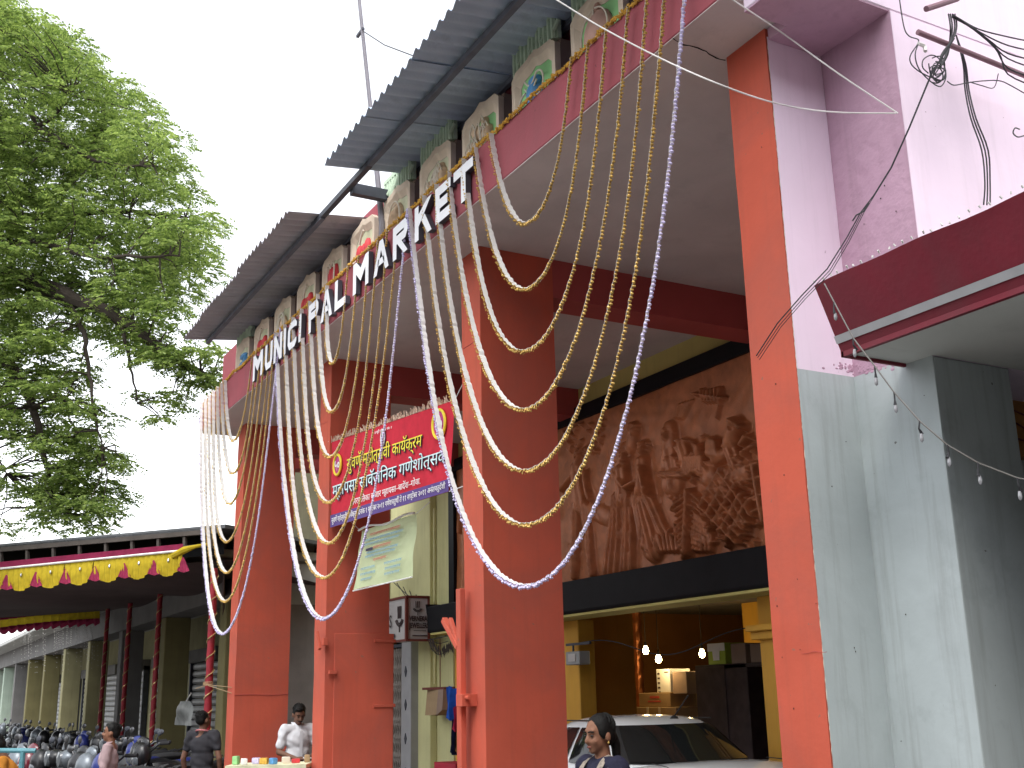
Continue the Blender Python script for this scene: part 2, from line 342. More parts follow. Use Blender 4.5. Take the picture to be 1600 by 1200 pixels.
# black sign board running under the relief; rounded end
b = MB(); prof = [(7.24, 3.02), (7.24, 2.66), (7.26, 2.63), (7.7, 2.63), (7.7, 3.02)]
b.prism([(x, z) for x, z in prof], (0, 5.0, 0), (1, 0, 0), (0, 0, 1), (0, 1, 0), 10.9); b.build('black_board', m_black, MKT, bevel=.008)
MB().box(7.27, 7.7, 5.0, 15.85, 2.60, 2.628).build('board_underside', m_yellow, MKT)
prof = [(7.24, 3.06), (7.25, 3.0)]+[(7.25+.45*(1-math.cos(a)), 3.0-.42*math.sin(a)) for a in np.linspace(0.15, math.pi/2, 7)]+[(7.7, 3.06)]
MB().prism(prof, (0, 15.905, 0), (1, 0, 0), (0, 0, 1), (0, 1, 0), .06).build('board_end', m_black, MKT)
MB().box(7.60, 7.7, 15.72, 15.9, 3.02, 5.11).build('black_moulding', m_black, MKT)
# ochre pillars of the shop front
MB().box(7.68, 7.92, 12.32, 12.6, .012, 2.60).build('shop_pillar', m_ochre, MKT, bevel=.01)
b = MB().box(7.66, 7.95, 8.60, 8.90, .012, 2.60); b.box(7.6, 7.99, 8.56, 8.96, 2.18, 2.26); b.box(7.55, 8.02, 8.54, 8.98, 2.26, 2.32)
b.build('shop_pillar', m_ochre, MKT, bevel=.008)
# shop interior
MB().box(7.95, 8.75, 12.66, 12.8, 0, 2.9).build('interior_wall', M('lit_ochre_brown', (.48, .22, .035), .75, .15, 2, .1, 30, streak=.2), MKT)  # paler copy of the brown ochre, this wall's light put into the colour
MB().box(8.75, 14, 15.5, 15.6, 0, 2.95).build('interior_wall', m_brownwall, MKT)
MB().box(13.9, 14, 8.0, 15.5, 0, 2.95).build('interior_wall', m_brownwall, MKT)
MB().box(7.9, 14, 8.4, 8.5, 0, 2.95).build('interior_wall', m_brownwall, MKT)
MB().box(7.9, 14, 8.4, 15.6, 2.95, 3.05).build('interior_ceiling', m_concrete, MKT)
b = MB().box(11.2, 11.5, 13.0, 13.35, 0, 2.95); b.build('interior_column', m_ochre, MKT)
# long wall further back with the grille gate (seen between the pillars)
MB().box(7.7, 7.9, 15.965, 17.22, 0, 5.8).build('back_wall', m_paleyel, MKT)
MB().box(7.58, 7.7, 16.55, 17.0, 0, 5.5).build('pilaster', m_paleyel, MKT, bevel=.01)
gp = MB().box(7.55, 7.9, 17.22, 17.6, 0, 2.62).build('grey_post', M('grey_post_paint', (.36, .36, .37), .6, .1, 4), MKT, bevel=.008)
for k in range(4):
    MB().prism([(0, -.085), (.045, 0), (0, .085), (-.045, 0)], (7.55, 17.41, .55+.52*k), (0, 1, 0), (0, 0, 1), (-1, 0, 0), .012).build('diamond', m_steel, gp)
MB().box(7.72, 7.9, 17.22, 18.5, 2.62, 6.0).build('back_wall', m_paleyel, MKT)
MB().box(7.85, 7.95, 17.6, 18.5, 0, 2.62).build('doorway_shade_slab', m_black, MKT)  # black slab standing in for the darkness behind the grille
MB().box(7.7, 7.9, 18.5, 26.6, 2.9, 8.2).build('back_wall', M('yellow_wall_shaded', (.16, .14, .075), .85, .2, 2, .1, 30, streak=.3), MKT)  # yellow wall turned olive, its shade put into the colour
MB().box(7.7, 7.9, 18.5, 22.6, 0, 2.9).build('back_wall', m_brownwall, MKT)
m_shopglass = glass('shop_glass', (.10, .13, .13), .08)
sg = MB().box(7.78, 7.8, 22.6, 26.6, .4, 2.9).build('shop_window', m_shopglass, MKT)
for y in (22.6, 23.9, 25.2, 26.5): MB().box(7.72, 7.78, y, y+.08, .4, 2.9).build('mullion', m_steel, sg)
MB().box(5.05, 7.7, 16.9, 17.2, 5.2, 5.6).build('beam', m_beam, MKT)

# gate hardware painted over on the middle pillars
p2 = PIL[1]; p1 = PIL[2]
# post with brace beside the second pillar
b = MB(); a0 = onx(719, 920, 4.22); b.box(4.2, 4.25, a0.y-.035, a0.y+.045, .012, a0.z); b.build('gate_post', m_orange, MKT, bevel=.005)
b = MB(); q0 = onx(694, 968, 4.22); q1 = onx(717, 1012, 4.22); b.bar(q0, q1, .05, .05); b.bar(q0+Vector((0, -.12, 0)), q1+Vector((0, -.02, 0)), .035, .035); b.build('gate_brace', m_orange, MKT, bevel=.004)
b = MB(); q0 = onx(733, 1094, 4.25); b.box(4.16, 4.3, q0.y-.05, q0.y+.06, q0.z-.05, q0.z+.05); b.tube([q0+Vector((-.05, -.02, .02)), q0+Vector((-.05, -.1, .02))], .018, 8); b.build('gate_bolt', m_orange, MKT, bevel=.004)
# folded steel leaf on the near side of the third pillar
y1 = 12.13
b = MB(); b.box(4.40, 5.10, y1-.02, y1-.004, .012, 2.40); b.build('gate_leaf', m_orange, MKT, bevel=.004)
for z in (.75, 1.62, 2.32): MB().box(4.86, 5.12, y1-.035, y1-.02, z-.018, z+.018).build('hinge_strap', m_orange, MKT, bevel=.004)
b = MB(); q = onx(505, 1000, 4.27); b.box(4.25, 4.3, q.y-.07, q.y+.0, q.z-.06, q.z+.02); b.bar(q+Vector((-.04, .09, .09)), q+Vector((-.04, -.01, -.10)), .03, .045); b.build('hinge_bracket', m_orange, MKT, bevel=.004)
b = MB(); q = onx(518, 1050, 4.3); b.box(4.33, 4.42, y1-.06, y1-.02, q.z-.02, q.z+.02); b.build('latch', m_orange, MKT, bevel=.004)

b = MB(); b.tube([(4.295+.76*t, 15.715, 1.78+.006*math.sin(t*7)) for t in np.linspace(0, 1, 12)], .003, 5); b.build('paint_ridge', m_beam, MKT)
def crack(pts, r_=.003):
    b = MB(); b.tube(pts, [r_*random.uniform(.4, 1.3) for _ in pts], 4); b.build('crack', m_beam, MKT)
crack([onx(1252+40*t, 1020-2*t+1.2*math.sin(t*9), 4.2992) for t in np.linspace(0, 1, 12)], .0012); crack([onx(724+22*t, 545-14*t, 4.2985) for t in np.linspace(0, 1, 8)]); crack([onx(498+14*t, 664-5*t, 4.2985) for t in np.linspace(0, 1, 8)])
# ------------------------------------------------------------------ picture blocks on the parapet
def ring(outer, inner): return outer, inner
fig_kinds = ['veg', 'onion', 'jug', 'veg', 'leafy', 'arch', 'pepper', 'heart', 'chilli', 'round', 'pepper', 'pot']
green_on = {1, 2, 4, 5, 11}
for k in range(12):
    y0 = 4.585+.897*k; y1 = y0+.665; yc = (y0+y1)/2; xf = 3.97
    pb = part_empty('picture_block', (4.06, yc, 5.99), MKT)
    MB().box(4.0, 4.118, y0, y1, 5.987, 6.47).build('block', m_stoneside, pb, bevel=.008)
    # moulded frame with a shouldered, pointed head; seen from the street (u = -y)
    u, v, n = (0, -1, 0), (0, 0, 1), (-1, 0, 0); o = (4.0, yc, 5.99)
    def outline(s, t, hgt): return [(-.335*s, t), (.335*s, t), (.335*s, hgt*.80), (.27*s, hgt*.90), (.10*s, hgt*.93), (0, hgt), (-.10*s, hgt*.93), (-.27*s, hgt*.90), (-.335*s, hgt*.80)]
    outer = outline(1, 0, .54); mid = outline(.86, .05, .475); inner = outline(.70, .09, .41)
    b = MB()
    for A, B, t0, t1 in ((outer, mid, .05, .05), (mid, inner, .05, .018)):
        m_ = len(A); O = Vector(o); U = Vector(u); Vv = Vector(v); Nn = Vector(n)
        va = [O+U*p[0]+Vv*p[1]+Nn*t0 for p in A]; vb = [O+U*p[0]+Vv*p[1]+Nn*t1 for p in B]
        b.add(va+vb, [(i, (i+1) % m_, m_+(i+1) % m_, m_+i) for i in range(m_)])
    va = [Vector(o)+Vector(u)*p[0]+Vector(v)*p[1] for p in outer]; vb = [q+Vector(n)*.05 for q in va]; m_ = len(outer)
    b.add(va+vb, [(i, (i+1) % m_, m_+(i+1) % m_, m_+i) for i in range(m_)])
    b.build('moulded_frame', m_stone, pb)
    MB().prism(inner, Vector(o)+Vector((-.003, 0, 0)), u, v, n, .012).build('painted_field', m_picgreen if k in (1, 2, 3) else m_picpale, pb)
    kind = fig_kinds[k]; F0 = Vector((3.975, yc, 5.99)); b = MB(); ol = MB()
    def bump(cx, cz, rx, rz, d=.05): b.ell(F0+Vector((0, -cx, cz)), d, rx, rz, 12, 8)
    def rim(pts, r=.008): ol.tube([F0+Vector((-.045, -p[0], p[1])) for p in pts], r, 6)
    if kind == 'jug':
        bump(0, .14, .10, .15, .07); bump(0, .27, .085, .05, .05); rim([(-.09+.18*t, .30-.07*math.sin(math.pi*t)) for t in np.linspace(0, 1, 9)]); rim([(-.09+.18*t, .24-.07*math.sin(math.pi*t)) for t in np.linspace(0, 1, 9)])
        rim([(.1+.09*math.sin(a), .20+.1*math.cos(a)) for a in np.linspace(-.2, 3.2, 10)]); rim([(-.1-.09*math.sin(a), .10+.1*math.cos(a)) for a in np.linspace(-.2, 3.2, 10)]); mm = m_jug
    elif kind == 'onion':
        bump(0, .17, .17, .19, .08); bump(0, .36, .03, .07, .04)
        for s_ in (-1, 0, 1): rim([(s_*.17*math.sin(a), .17-.19*math.cos(a)) for a in np.linspace(0.2, 3.0, 12)], .006)
        mm = m_onion
    elif kind in ('veg', 'leafy'):
        for _ in range(16):
            cx, cz = random.uniform(-.19, .19), random.uniform(.05, .30); bump(cx, cz, random.uniform(.03, .06), random.uniform(.05, .09), .05)
            rim([(cx-.04, cz-.05), (cx-.05, cz+.03), (cx, cz+.08), (cx+.04, cz+.02)], .006)
        mm = m_veg
    elif kind == 'arch':
        bump(0, .17, .13, .19, .06); [bump(s_*.07, .16, .025, .16, .08) for s_ in (-1, 0, 1)]; rim([(.14*math.cos(a), .15+.21*math.sin(a)) for a in np.linspace(-.5, 3.6, 14)]); mm = m_veg
    elif kind in ('pepper', 'chilli'):
        for s_ in (-.1, .02, .12): bump(s_, .13+.05*abs(s_)*5, .055, .13, .05)
        rim([(-.02, .25), (.02, .33), (.08, .38)], .012); mm = m_red
    elif kind == 'heart':
        bump(-.06, .2, .06, .15, .05); bump(.06, .2, .06, .15, .05); rim([(-.12, .15), (-.1, .34), (-.04, .36), (0, .3), (.06, .36), (.12, .3), (.1, .1)]); mm = m_red
    elif kind == 'round':
        bump(0, .17, .12, .14, .05)
        for r_ in (.14, .09): rim([(r_*math.cos(a), .18+r_*1.1*math.sin(a)) for a in np.linspace(0, 6.28, 16)], .012)
        mm = m_veg
    else:
        bump(-.06, .12, .07, .10, .05); bump(.09, .15, .08, .12, .05); bump(0, .28, .15, .04, .04); mm = m_jug
    b.build('figure', mm, pb, smooth=True)
    if ol.v: ol.build('outline', m_outline, pb, smooth=True)
    if k in green_on:     # cut-out green lettering board standing over the block: fluted uprights under a headline
        b = MB(); n_ = 11; h0 = .40
        for i in range(n_):
            cy = y1-.03-(.60)*i/(n_-1); zt = 6.70-.03*math.sin(i*1.7); zb = 6.42+.05*abs(math.sin(i*1.1))
            b.tube([(3.97, cy, zb), (3.97, cy+random.uniform(-.01, .01), (zb+zt)/2), (3.97, cy, zt)], [.02, .026, .02], 6)
            if i % 3 == 1: b.tube([(3.97, cy, zb+.1), (3.95, cy-.04, zb+.05), (3.97, cy-.07, zb+.12)], .018, 6)
        b.box(3.985, 4.02, y0+.005, y1-.005, 6.475, 6.69); b.box(3.95, 3.985, y0+.01, y1-.01, 6.66, 6.70)
        b.build('green_lettering', m_green, pb, smooth=True)

# ------------------------------------------------------------------ MUNICIPAL MARKET sign
SIG = thing('market_sign', 'white block letters reading MUNICIPAL MARKET along the maroon fascia', 'sign', (3.8, 10.5, 5.59))
lets = [('M', 13.66, .42), ('U', 13.14, .30), ('N', 12.78, .32), ('I', 12.40, .10), ('C', 12.24, .32), ('I', 11.84, .10), ('P', 11.50, .32), ('A', 11.10, .36), ('L', 10.66, .32),
        ('M', 10.13, .42), ('A', 9.58, .38), ('R', 9.10, .34), ('K', 8.60, .36), ('E', 8.16, .30), ('T', 7.80, .36)]
S = .085
def stroke_letter(ch, W_, H):
    s = S; P = lambda *a: list(a)
    if ch == 'M': return [[(0, 0), (s, 0), (s, H), (0, H)], [(W_-s, 0), (W_, 0), (W_, H), (W_-s, H)], [(s, H), (s, H-.13), (W_/2, H*.28), (W_/2, H*.28+.14)], [(W_-s, H), (W_/2, H*.28+.14), (W_/2, H*.28), (W_-s, H-.13)]]
    if ch == 'U': return [[(0, H), (0, .09), (s, .1), (s, H)], [(W_-s, H), (W_-s, .1), (W_, .09), (W_, H)], [(0, .09), (.06, 0), (W_-.06, 0), (W_, .09), (W_-s, .1), (W_-s-.02, s), (s+.02, s), (s, .1)]]
    if ch == 'N': return [[(0, 0), (s, 0), (s, H), (0, H)], [(W_-s, 0), (W_, 0), (W_, H), (W_-s, H)], [(s, H), (s, H-.14), (W_-s, 0), (W_-s, .14)]]
    if ch == 'I': return [[(0, 0), (s, 0), (s, H), (0, H)]]
    if ch == 'C': return [[(0, .08), (s, .1), (s, H-.1), (0, H-.08)], [(0, H-.08), (s, H-.1), (s+.02, H-s), (W_-s, H-s), (W_, H-.1), (W_, H-.05), (W_-.06, H), (.07, H)], [(0, .08), (.07, 0), (W_-.06, 0), (W_, .05), (W_, .1), (W_-s, s), (s+.02, s), (s, .1)]]
    if ch == 'P': return [[(0, 0), (s, 0), (s, H), (0, H)], [(s, H), (s, H-s), (W_-s, H-s), (W_-.05, H)], [(s, H*.42), (W_-.05, H*.42), (W_-s, H*.42+s), (s, H*.42+s)], [(W_-s, H-s), (W_-s, H*.42+s), (W_-.05, H*.42), (W_, H*.42+.06), (W_, H-.06), (W_-.05, H)]]
    if ch == 'A': return [[(0, 0), (s, 0), (W_/2, H-.1), (W_/2, H), (W_/2-s*.5, H)], [(W_, 0), (W_/2+s*.5, H), (W_/2, H), (W_/2, H-.1), (W_-s, 0)], [(.1, .08), (W_-.1, .08), (W_-.12, .08+s*.8), (.12, .08+s*.8)]]
    if ch == 'L': return [[(0, 0), (s, 0), (s, H), (0, H)], [(s, 0), (W_, 0), (W_, s), (s, s)]]
    if ch == 'R': return stroke_letter('P', W_, H)+[[(s+.02, H*.42), (W_-s, 0), (W_, 0), (s+.12, H*.42)]]
    if ch == 'K': return [[(0, 0), (s, 0), (s, H), (0, H)], [(s, H*.38), (s, H*.38+.12), (W_-s, H), (W_, H)], [(s+.06, H*.5), (W_-s, 0), (W_, 0), (s+.13, H*.62)]]
    if ch == 'E': return [[(0, 0), (s, 0), (s, H), (0, H)], [(s, 0), (W_, 0), (W_, s), (s, s)], [(s, H-s), (W_, H-s), (W_, H), (s, H)], [(s, H*.5-s*.5), (W_-.06, H*.5-s*.5), (W_-.06, H*.5+s*.5), (s, H*.5+s*.5)]]
    if ch == 'T': return [[(W_/2-s/2, 0), (W_/2+s/2, 0), (W_/2+s/2, H-s), (W_/2-s/2, H-s)], [(0, H-s), (W_, H-s), (W_, H), (0, H)]]
for ch, y, W_ in lets:
    b = MB(); tilt = random.uniform(-.012, .012)
    for poly in stroke_letter(ch, W_, .33):
        A = [Vector((3.795, y-p[0], 5.595+p[1]+tilt*p[0])) for p in poly]; m_ = len(A); Bk = [q+Vector((.05, 0, 0)) for q in A]
        b.cur = 0; b.add(A, [tuple(range(m_))]); b.cur = 1; b.add(A+Bk, [(i, m_+i, m_+(i+1) % m_, (i+1) % m_) for i in range(m_)]+[tuple(range(m_, 2*m_))])
    b.buildm('letter', [m_white, m_letterside], SIG)

# ------------------------------------------------------------------ corrugated roofs over the fascia, frame and mast
m_purlin = M('purlin_steel', (.13, .14, .17), .7, .2, 6)
def corrugated(label, ya, yb, zoff, mat, ragged):
    T = thing('corrugated_roof', label, 'roof', (3.9, (ya+yb)/2, 6.55)); n = max(1, round((yb-ya)/.95)); wd = (yb-ya)/n
    for i in range(n):
        a = ya+i*wd; c = a+wd+.06; nu = 40; pts = []
        e0 = 3.2+random.uniform(-.03, .03)*ragged; tl = random.uniform(-.012, .012)
        for s in range(5):
            x = e0+(4.2-e0)*s/4
            for j in range(nu+1):
                y = a+(c-a)*j/nu; z = 6.56+zoff+.113*(x-3.2)+.026*math.sin(2*math.pi*y/.146)+.006*(i % 2)+tl*(y-a)
                pts.append((x, y, z))
        b = MB(); b.grid(pts, 5, nu+1); N = len(pts)
        b.add([(p[0], p[1], p[2]+.004) for p in pts], [tuple(reversed((i2*(nu+1)+j, (i2+1)*(nu+1)+j, (i2+1)*(nu+1)+j+1, i2*(nu+1)+j+1))) for i2 in range(4) for j in range(nu)])
        b.build('roof_sheet', mat, T, smooth=True, angle=60)
    MB().box(3.53, 3.58, ya-.05, yb+.05, 6.515+zoff, 6.568+zoff).build('purlin', m_purlin, T)
    MB().box(4.06, 4.10, ya+.05, yb-.05, 6.575+zoff, 6.625+zoff).build('purlin', m_purlin, T)
    return T
corrugated('grey corrugated roof sheet jutting over the nearer half of the parapet', 3.2, 9.3, 0, m_roof, 1)
corrugated('dusty corrugated roof sheet over the far half of the parapet beside the tree', 10.45, 15.1, -.02, m_roof2, 1)
FR = thing('roof_frame', 'bare dark steel beam and stub bridging the gap between the two corrugated roofs', 'steel frame', (3.8, 9.8, 6.4))
MB().bar((3.555, 9.1, 6.54), (3.555, 10.7, 6.535), .055, .055).build('beam', m_steel, FR)
MB().box(3.585, 4.2, 9.62, 9.70, 6.47, 6.58).build('stub', m_steel, FR)
m0 = onx(597, 350, 3.93); m1 = onx(561, -8, 3.93)
MA = thing('mast', 'thin metal mast with a small cross arm rising behind the corrugated roof', 'mast', (m0.x, m0.y, 5.99))
top = onx(555, -60, 3.93)
MB().tube([(m0.x, m0.y, 5.99), m0, onx(580, 180, 3.93), top], [.035, .033, .024, .018], 8).build('pole', M('mast_steel', (.16, .15, .17), .6), MA, smooth=True)
a = onx(563, 51, 3.93); MB().bar(a+Vector((0, .09, .0)), a+Vector((0, -.09, .0)), .03, .03).build('cross_arm', m_steel, MA)
e = onx(648, 88, 3.6); MB().tube([a+Vector((0, -.05, 0)), a.lerp(e, .5)+Vector((0, 0, -.02)), e], .006, 5).build('stay_wire', m_wire, MA)

# ================================================================== BRONZE RELIEF (height field of modelled figures)
def relief():
    xs = 7.66; ya, yb, za, zb = 5.0, 15.72, 2.95, 5.12; st = .0135
    ny = int((yb-ya)/st)+1; nz = int((zb-za)/st)+1
    Yg, Zg = np.meshgrid(np.linspace(ya, yb, ny), np.linspace(za, zb, nz), indexing='ij'); H = np.zeros_like(Yg)
    def cv(cx, cy):   # crop coordinates (x 2.857, origin 860,500) to the wall
        p = onx(860+cx/2.857, 500+cy/2.857, xs); return p.y, p.z
    def seg(p, q, r0, r1, h, fold=0, ff=60):
        nonlocal H
        (a, b_), (c, d) = p, q; dx, dz = c-a, d-b_; L2 = dx*dx+dz*dz+1e-9
        t = np.clip(((Yg-a)*dx+(Zg-b_)*dz)/L2, 0, 1); D = np.hypot(Yg-a-t*dx, Zg-b_-t*dz); r = r0+(r1-r0)*t
        k = np.clip(1-(D/r)**2, 0, None); hh = h*k**.5
        if fold:
            s = ((Yg-a)*dz-(Zg-b_)*dx)/math.sqrt(L2); hh = hh*(1+fold*np.sin(s/r*ff/6)*(k > .02))
        H = np.maximum(H, hh)
    def C(x0, y0, x1, y1, r0, r1, h=.05, **k): seg(cv(x0, y0), cv(x1, y1), r0, r1, h, **k)
    def groove(x0, y0, x1, y1, r, d):
        nonlocal H
        (a, b_), (c, d2) = cv(x0, y0), cv(x1, y1); dx, dz = c-a, d2-b_; L2 = dx*dx+dz*dz+1e-9
        t = np.clip(((Yg-a)*dx+(Zg-b_)*dz)/L2, 0, 1); D = np.hypot(Yg-a-t*dx, Zg-b_-t*dz); H = H-d*np.clip(1-(D/r)**2, 0, None)
    # bearer at the left
    C(140, 600, 140, 640, .07, .06, .06); C(130, 660, 150, 830, .11, .13, .06, fold=.12); C(110, 700, 60, 760, .04, .035); C(170, 680, 190, 800, .045, .04)
    C(130, 830, 120, 1150, .08, .05, .05, fold=.2); C(165, 830, 205, 1140, .07, .045, .05, fold=.2); C(190, 850, 260, 880, .12, .12, .025)
    # two women in saris
    C(345, 590, 348, 625, .07, .065, .07); C(345, 570, 345, 600, .085, .08, .05); C(340, 670, 350, 800, .10, .12, .075, fold=.1); C(320, 800, 300, 1110, .12, .24, .06, fold=.28, ff=95); C(365, 820, 360, 1100, .10, .14, .05, fold=.25, ff=70)
    C(330, 690, 370, 750, .04, .035, .085); C(370, 750, 420, 720, .035, .03, .085)
    C(428, 560, 430, 590, .06, .055, .07); C(430, 630, 430, 760, .085, .10, .07, fold=.1); C(420, 780, 470, 1010, .10, .20, .055, fold=.28, ff=85); C(450, 780, 520, 940, .07, .08, .05, fold=.3)
    C(440, 660, 470, 780, .035, .03, .09); C(400, 780, 440, 1010, .05, .07, .06)
    # seated veiled figure, companions
    C(548, 485, 548, 560, .10, .13, .06); C(548, 500, 550, 530, .06, .055, .09); C(545, 590, 560, 720, .15, .2, .06, fold=.15); C(530, 690, 620, 690, .06, .06, .08, fold=.3)
    C(380, 480, 390, 500, .08, .07, .06); C(378, 520, 372, 560, .1, .1, .045); C(600, 560, 625, 650, .09, .12, .05, fold=.15)
    # fowl and plantain bunch
    C(690, 570, 690, 590, .06, .06, .07)
    for i in range(9): C(640+i*9, 610, 625+i*10, 690+8*math.sin(i), .028, .022, .07)
    for i in range(6): C(740+i*7, 525+i*3, 738+i*8, 610, .02, .026, .07)
    C(725, 680, 730, 700, .13, .14, .055); C(760, 620, 800, 600, .09, .08, .06)
    # man bending at the right
    C(850, 470, 830, 540, .10, .11, .075); C(845, 450, 885, 480, .05, .045, .08, fold=.3); C(820, 560, 850, 640, .09, .11, .06, fold=.2); C(880, 560, 905, 520, .03, .03, .07)
    # basket with diamond lattice
    C(760, 760, 860, 680, .20, .17, .045)
    for t in np.linspace(0, 1, 5):
        C(700+t*120, 840+t*150, 800+t*120, 660+t*150, .02, .02, .075); C(700+t*90, 830-t*150, 870+t*70, 1000-t*120, .02, .02, .075)
    for _ in range(26): cx, cy = random.uniform(740, 890), random.uniform(700, 960); C(cx, cy, cx+random.uniform(-20, 20), cy+random.uniform(-14, 14), .03, .03, .055)
    # big banana leaf and drapery
    for i in range(11):
        C(655-i*2, 770+i*26, 575+i*4, 830+i*24, .024, .016, .06); C(660, 780+i*24, 712-i*2, 830+i*20, .022, .014, .055)
    C(650, 760, 640, 1050, .03, .025, .085); 
    for i in range(8): C(670+i*9, 870+i*6, 660+i*12, 1000, .022, .02, .05)
    for i in range(14): C(480+i*20, 940+20*math.sin(i*2.), 500+i*18, 1030, .025, .03, .045)
    # bird on a branch, palm strokes
    for i in range(6): C(690+i*16, 310+6*math.sin(i), 700+i*15, 365, .02, .025, .05)
    C(650, 330, 790, 350, .02, .02, .05); C(770, 370, 755, 440, .02, .015, .04)
    for i in range(5): C(640-i*12, 360+i*4, 600-i*9, 440, .015, .01, .035)
    # foliage at the left top
    for _ in range(40): cx, cy = random.uniform(60, 240), random.uniform(440, 590); C(cx, cy, cx+random.uniform(-18, 18), cy+random.uniform(-12, 12), .03, .02, .035)
    # ladder-like frame at the far right
    C(930, 640, 980, 900, .03, .03, .06); C(900, 660, 950, 640, .025, .025, .055); C(905, 720, 965, 700, .02, .02, .055); C(915, 800, 975, 780, .02, .02, .055); C(920, 860, 980, 840, .02, .02, .055)
    # the panel goes on beyond the pillars with more standing figures
    for yc in (5.5, 6.2, 6.9, 7.6, 13.1, 13.8, 14.5, 15.2):
        f = lambda y, z: (yc+y, z)
        seg(f(0, 4.55), f(0, 4.6), .07, .065, .07); seg(f(0, 4.4), f(0, 4.0), .11, .12, .07, fold=.1); seg(f(0, 3.95), f(.05, 3.1), .13, .22, .055, fold=.28, ff=90)
        seg(f(-.1, 4.35), f(-.2, 4.0), .04, .035, .08); seg(f(.1, 4.35), f(.22, 4.1), .04, .035, .08)
    # smaller carved detail: faces, jewellery, leaves and fruit between the figures
    for (cx, cy) in ((140, 600), (345, 595), (428, 565), (548, 500), (850, 480), (382, 485)):
        for dx, dy, r_ in ((-6, -4, .014), (6, -4, .014), (0, 4, .016), (0, 12, .014)): groove(cx+dx, cy+dy, cx+dx+2, cy+dy, r_, .03)
        for a_ in np.linspace(0, 6.28, 12): C(cx+20*math.cos(a_), cy+24*math.sin(a_), cx+23*math.cos(a_), cy+27*math.sin(a_), .012, .012, .05)
    for _ in range(120):
        cx, cy = random.uniform(560, 960), random.uniform(520, 1010); a_ = random.uniform(0, 3.14); C(cx, cy, cx+22*math.cos(a_), cy+22*math.sin(a_), .016, .006, random.uniform(.04, .085))
    for _ in range(60):
        cx, cy = random.uniform(80, 540), random.uniform(560, 1090); a_ = random.uniform(1.2, 1.9); groove(cx, cy, cx+34*math.cos(a_), cy+34*math.sin(a_), .010, .02)
    # tool marks and undulating ground of the panel
    N = np.zeros_like(H)
    for sc_, am in ((2.1, .010), (5.3, .006), (13., .0035)):
        for _ in range(4):
            a_, ph = rng.uniform(0, math.pi), rng.uniform(0, 6.28); N += am*np.sin(sc_*(Yg*math.cos(a_)+Zg*math.sin(a_))*2.2+ph+2*np.sin(sc_*.7*Zg+ph))/2
    # soften slightly, then carve contour grooves
    for _ in range(1):
        Hp = np.pad(H, 1, mode='edge'); H = (Hp[1:-1, 1:-1]*4+Hp[:-2, 1:-1]+Hp[2:, 1:-1]+Hp[1:-1, :-2]+Hp[1:-1, 2:])/8
    X = xs-2.1*H-N*.6
    P = np.stack([X, Yg, Zg], -1).reshape(-1, 3)
    i, j = np.meshgrid(np.arange(ny-1), np.arange(nz-1), indexing='ij'); a = (i*nz+j).ravel()
    F = np.stack([a, a+nz, a+nz+1, a+1], -1)
    return P, F
P, F = relief()
RP = thing('relief_panel', 'long bronze relief of market people above the black board', 'relief', (7.66, 10.3, 2.95))
me_o = mk('relief', P, F.tolist(), m_bronze, RP, smooth=True, angle=180)
MB().box(7.665, 7.70, 5.0, 15.72, 2.95, 5.11).build('backing', m_bronze, RP)

# ================================================================== GARLANDS
XG = 3.815
def catenary(ya, za, yb, zb, zmin, n):
    """points of a hanging string through (ya,za),(yb,zb) whose lowest point is zmin"""
    lo, hi = .02, 60.
    def shape(a):       # given a, solve y0 so both ends fit, return lowest z
        h = yb-ya; v = zb-za; s_ = math.asinh(v/(2*a*math.sinh(h/(2*a)))) if h/(2*a) < 300 else 0
        ym = (ya+yb)/2; y0 = ym-a*s_; return y0, za-a*(math.cosh((ya-y0)/a)-1)
    lo = abs(yb-ya)/24
    for _ in range(60):
        m_ = (lo*hi)**.5; y0, zl = shape(m_)
        if zl < zmin: lo = m_
        else: hi = m_
    a = (lo*hi)**.5; y0, zl = shape(a)
    # even arc-length sampling
    s0, s1 = a*math.sinh((ya-y0)/a), a*math.sinh((yb-y0)/a); out = []
    for t in np.linspace(0, 1, n):
        s_ = s0+(s1-s0)*t; y = y0+a*math.asinh(s_/a); out.append((y, zl+a*(math.cosh((y-y0)/a)-1)))
    return out
ORD = ['innermost and shortest', 'second shortest', 'third shortest', 'middle', 'third longest', 'second longest', 'outermost and longest']
SETS = [('right-hand swag in front of the nearest bay', [7.16, 7.42, 7.65, 7.92, 8.19, 8.45, 8.75], [5.94, 5.72, 5.49, 5.24, 5.02, 4.82, 4.60], [5.02, 4.52, 4.05, 3.63, 3.20, 2.83, 2.42]),
        ('middle swag hanging before the red banner', [10.98, 11.27, 11.53, 11.82, 12.14, 12.43, 12.78], [10.33, 10.04, 9.76, 9.51, 9.29, 9.02, 8.83], [5.05, 4.54, 4.07, 3.61, 3.21, 2.87, 2.48]),
        ('far swag at the end of the fascia near the tree', [15.13, 15.29, 15.5, 15.75, 16.0, 16.23, 16.46], [13.79, 13.59, 13.39, 13.17, 12.99, 12.81, 12.62], [5.02, 4.58, 4.18, 3.69, 3.30, 2.94, 2.54])]
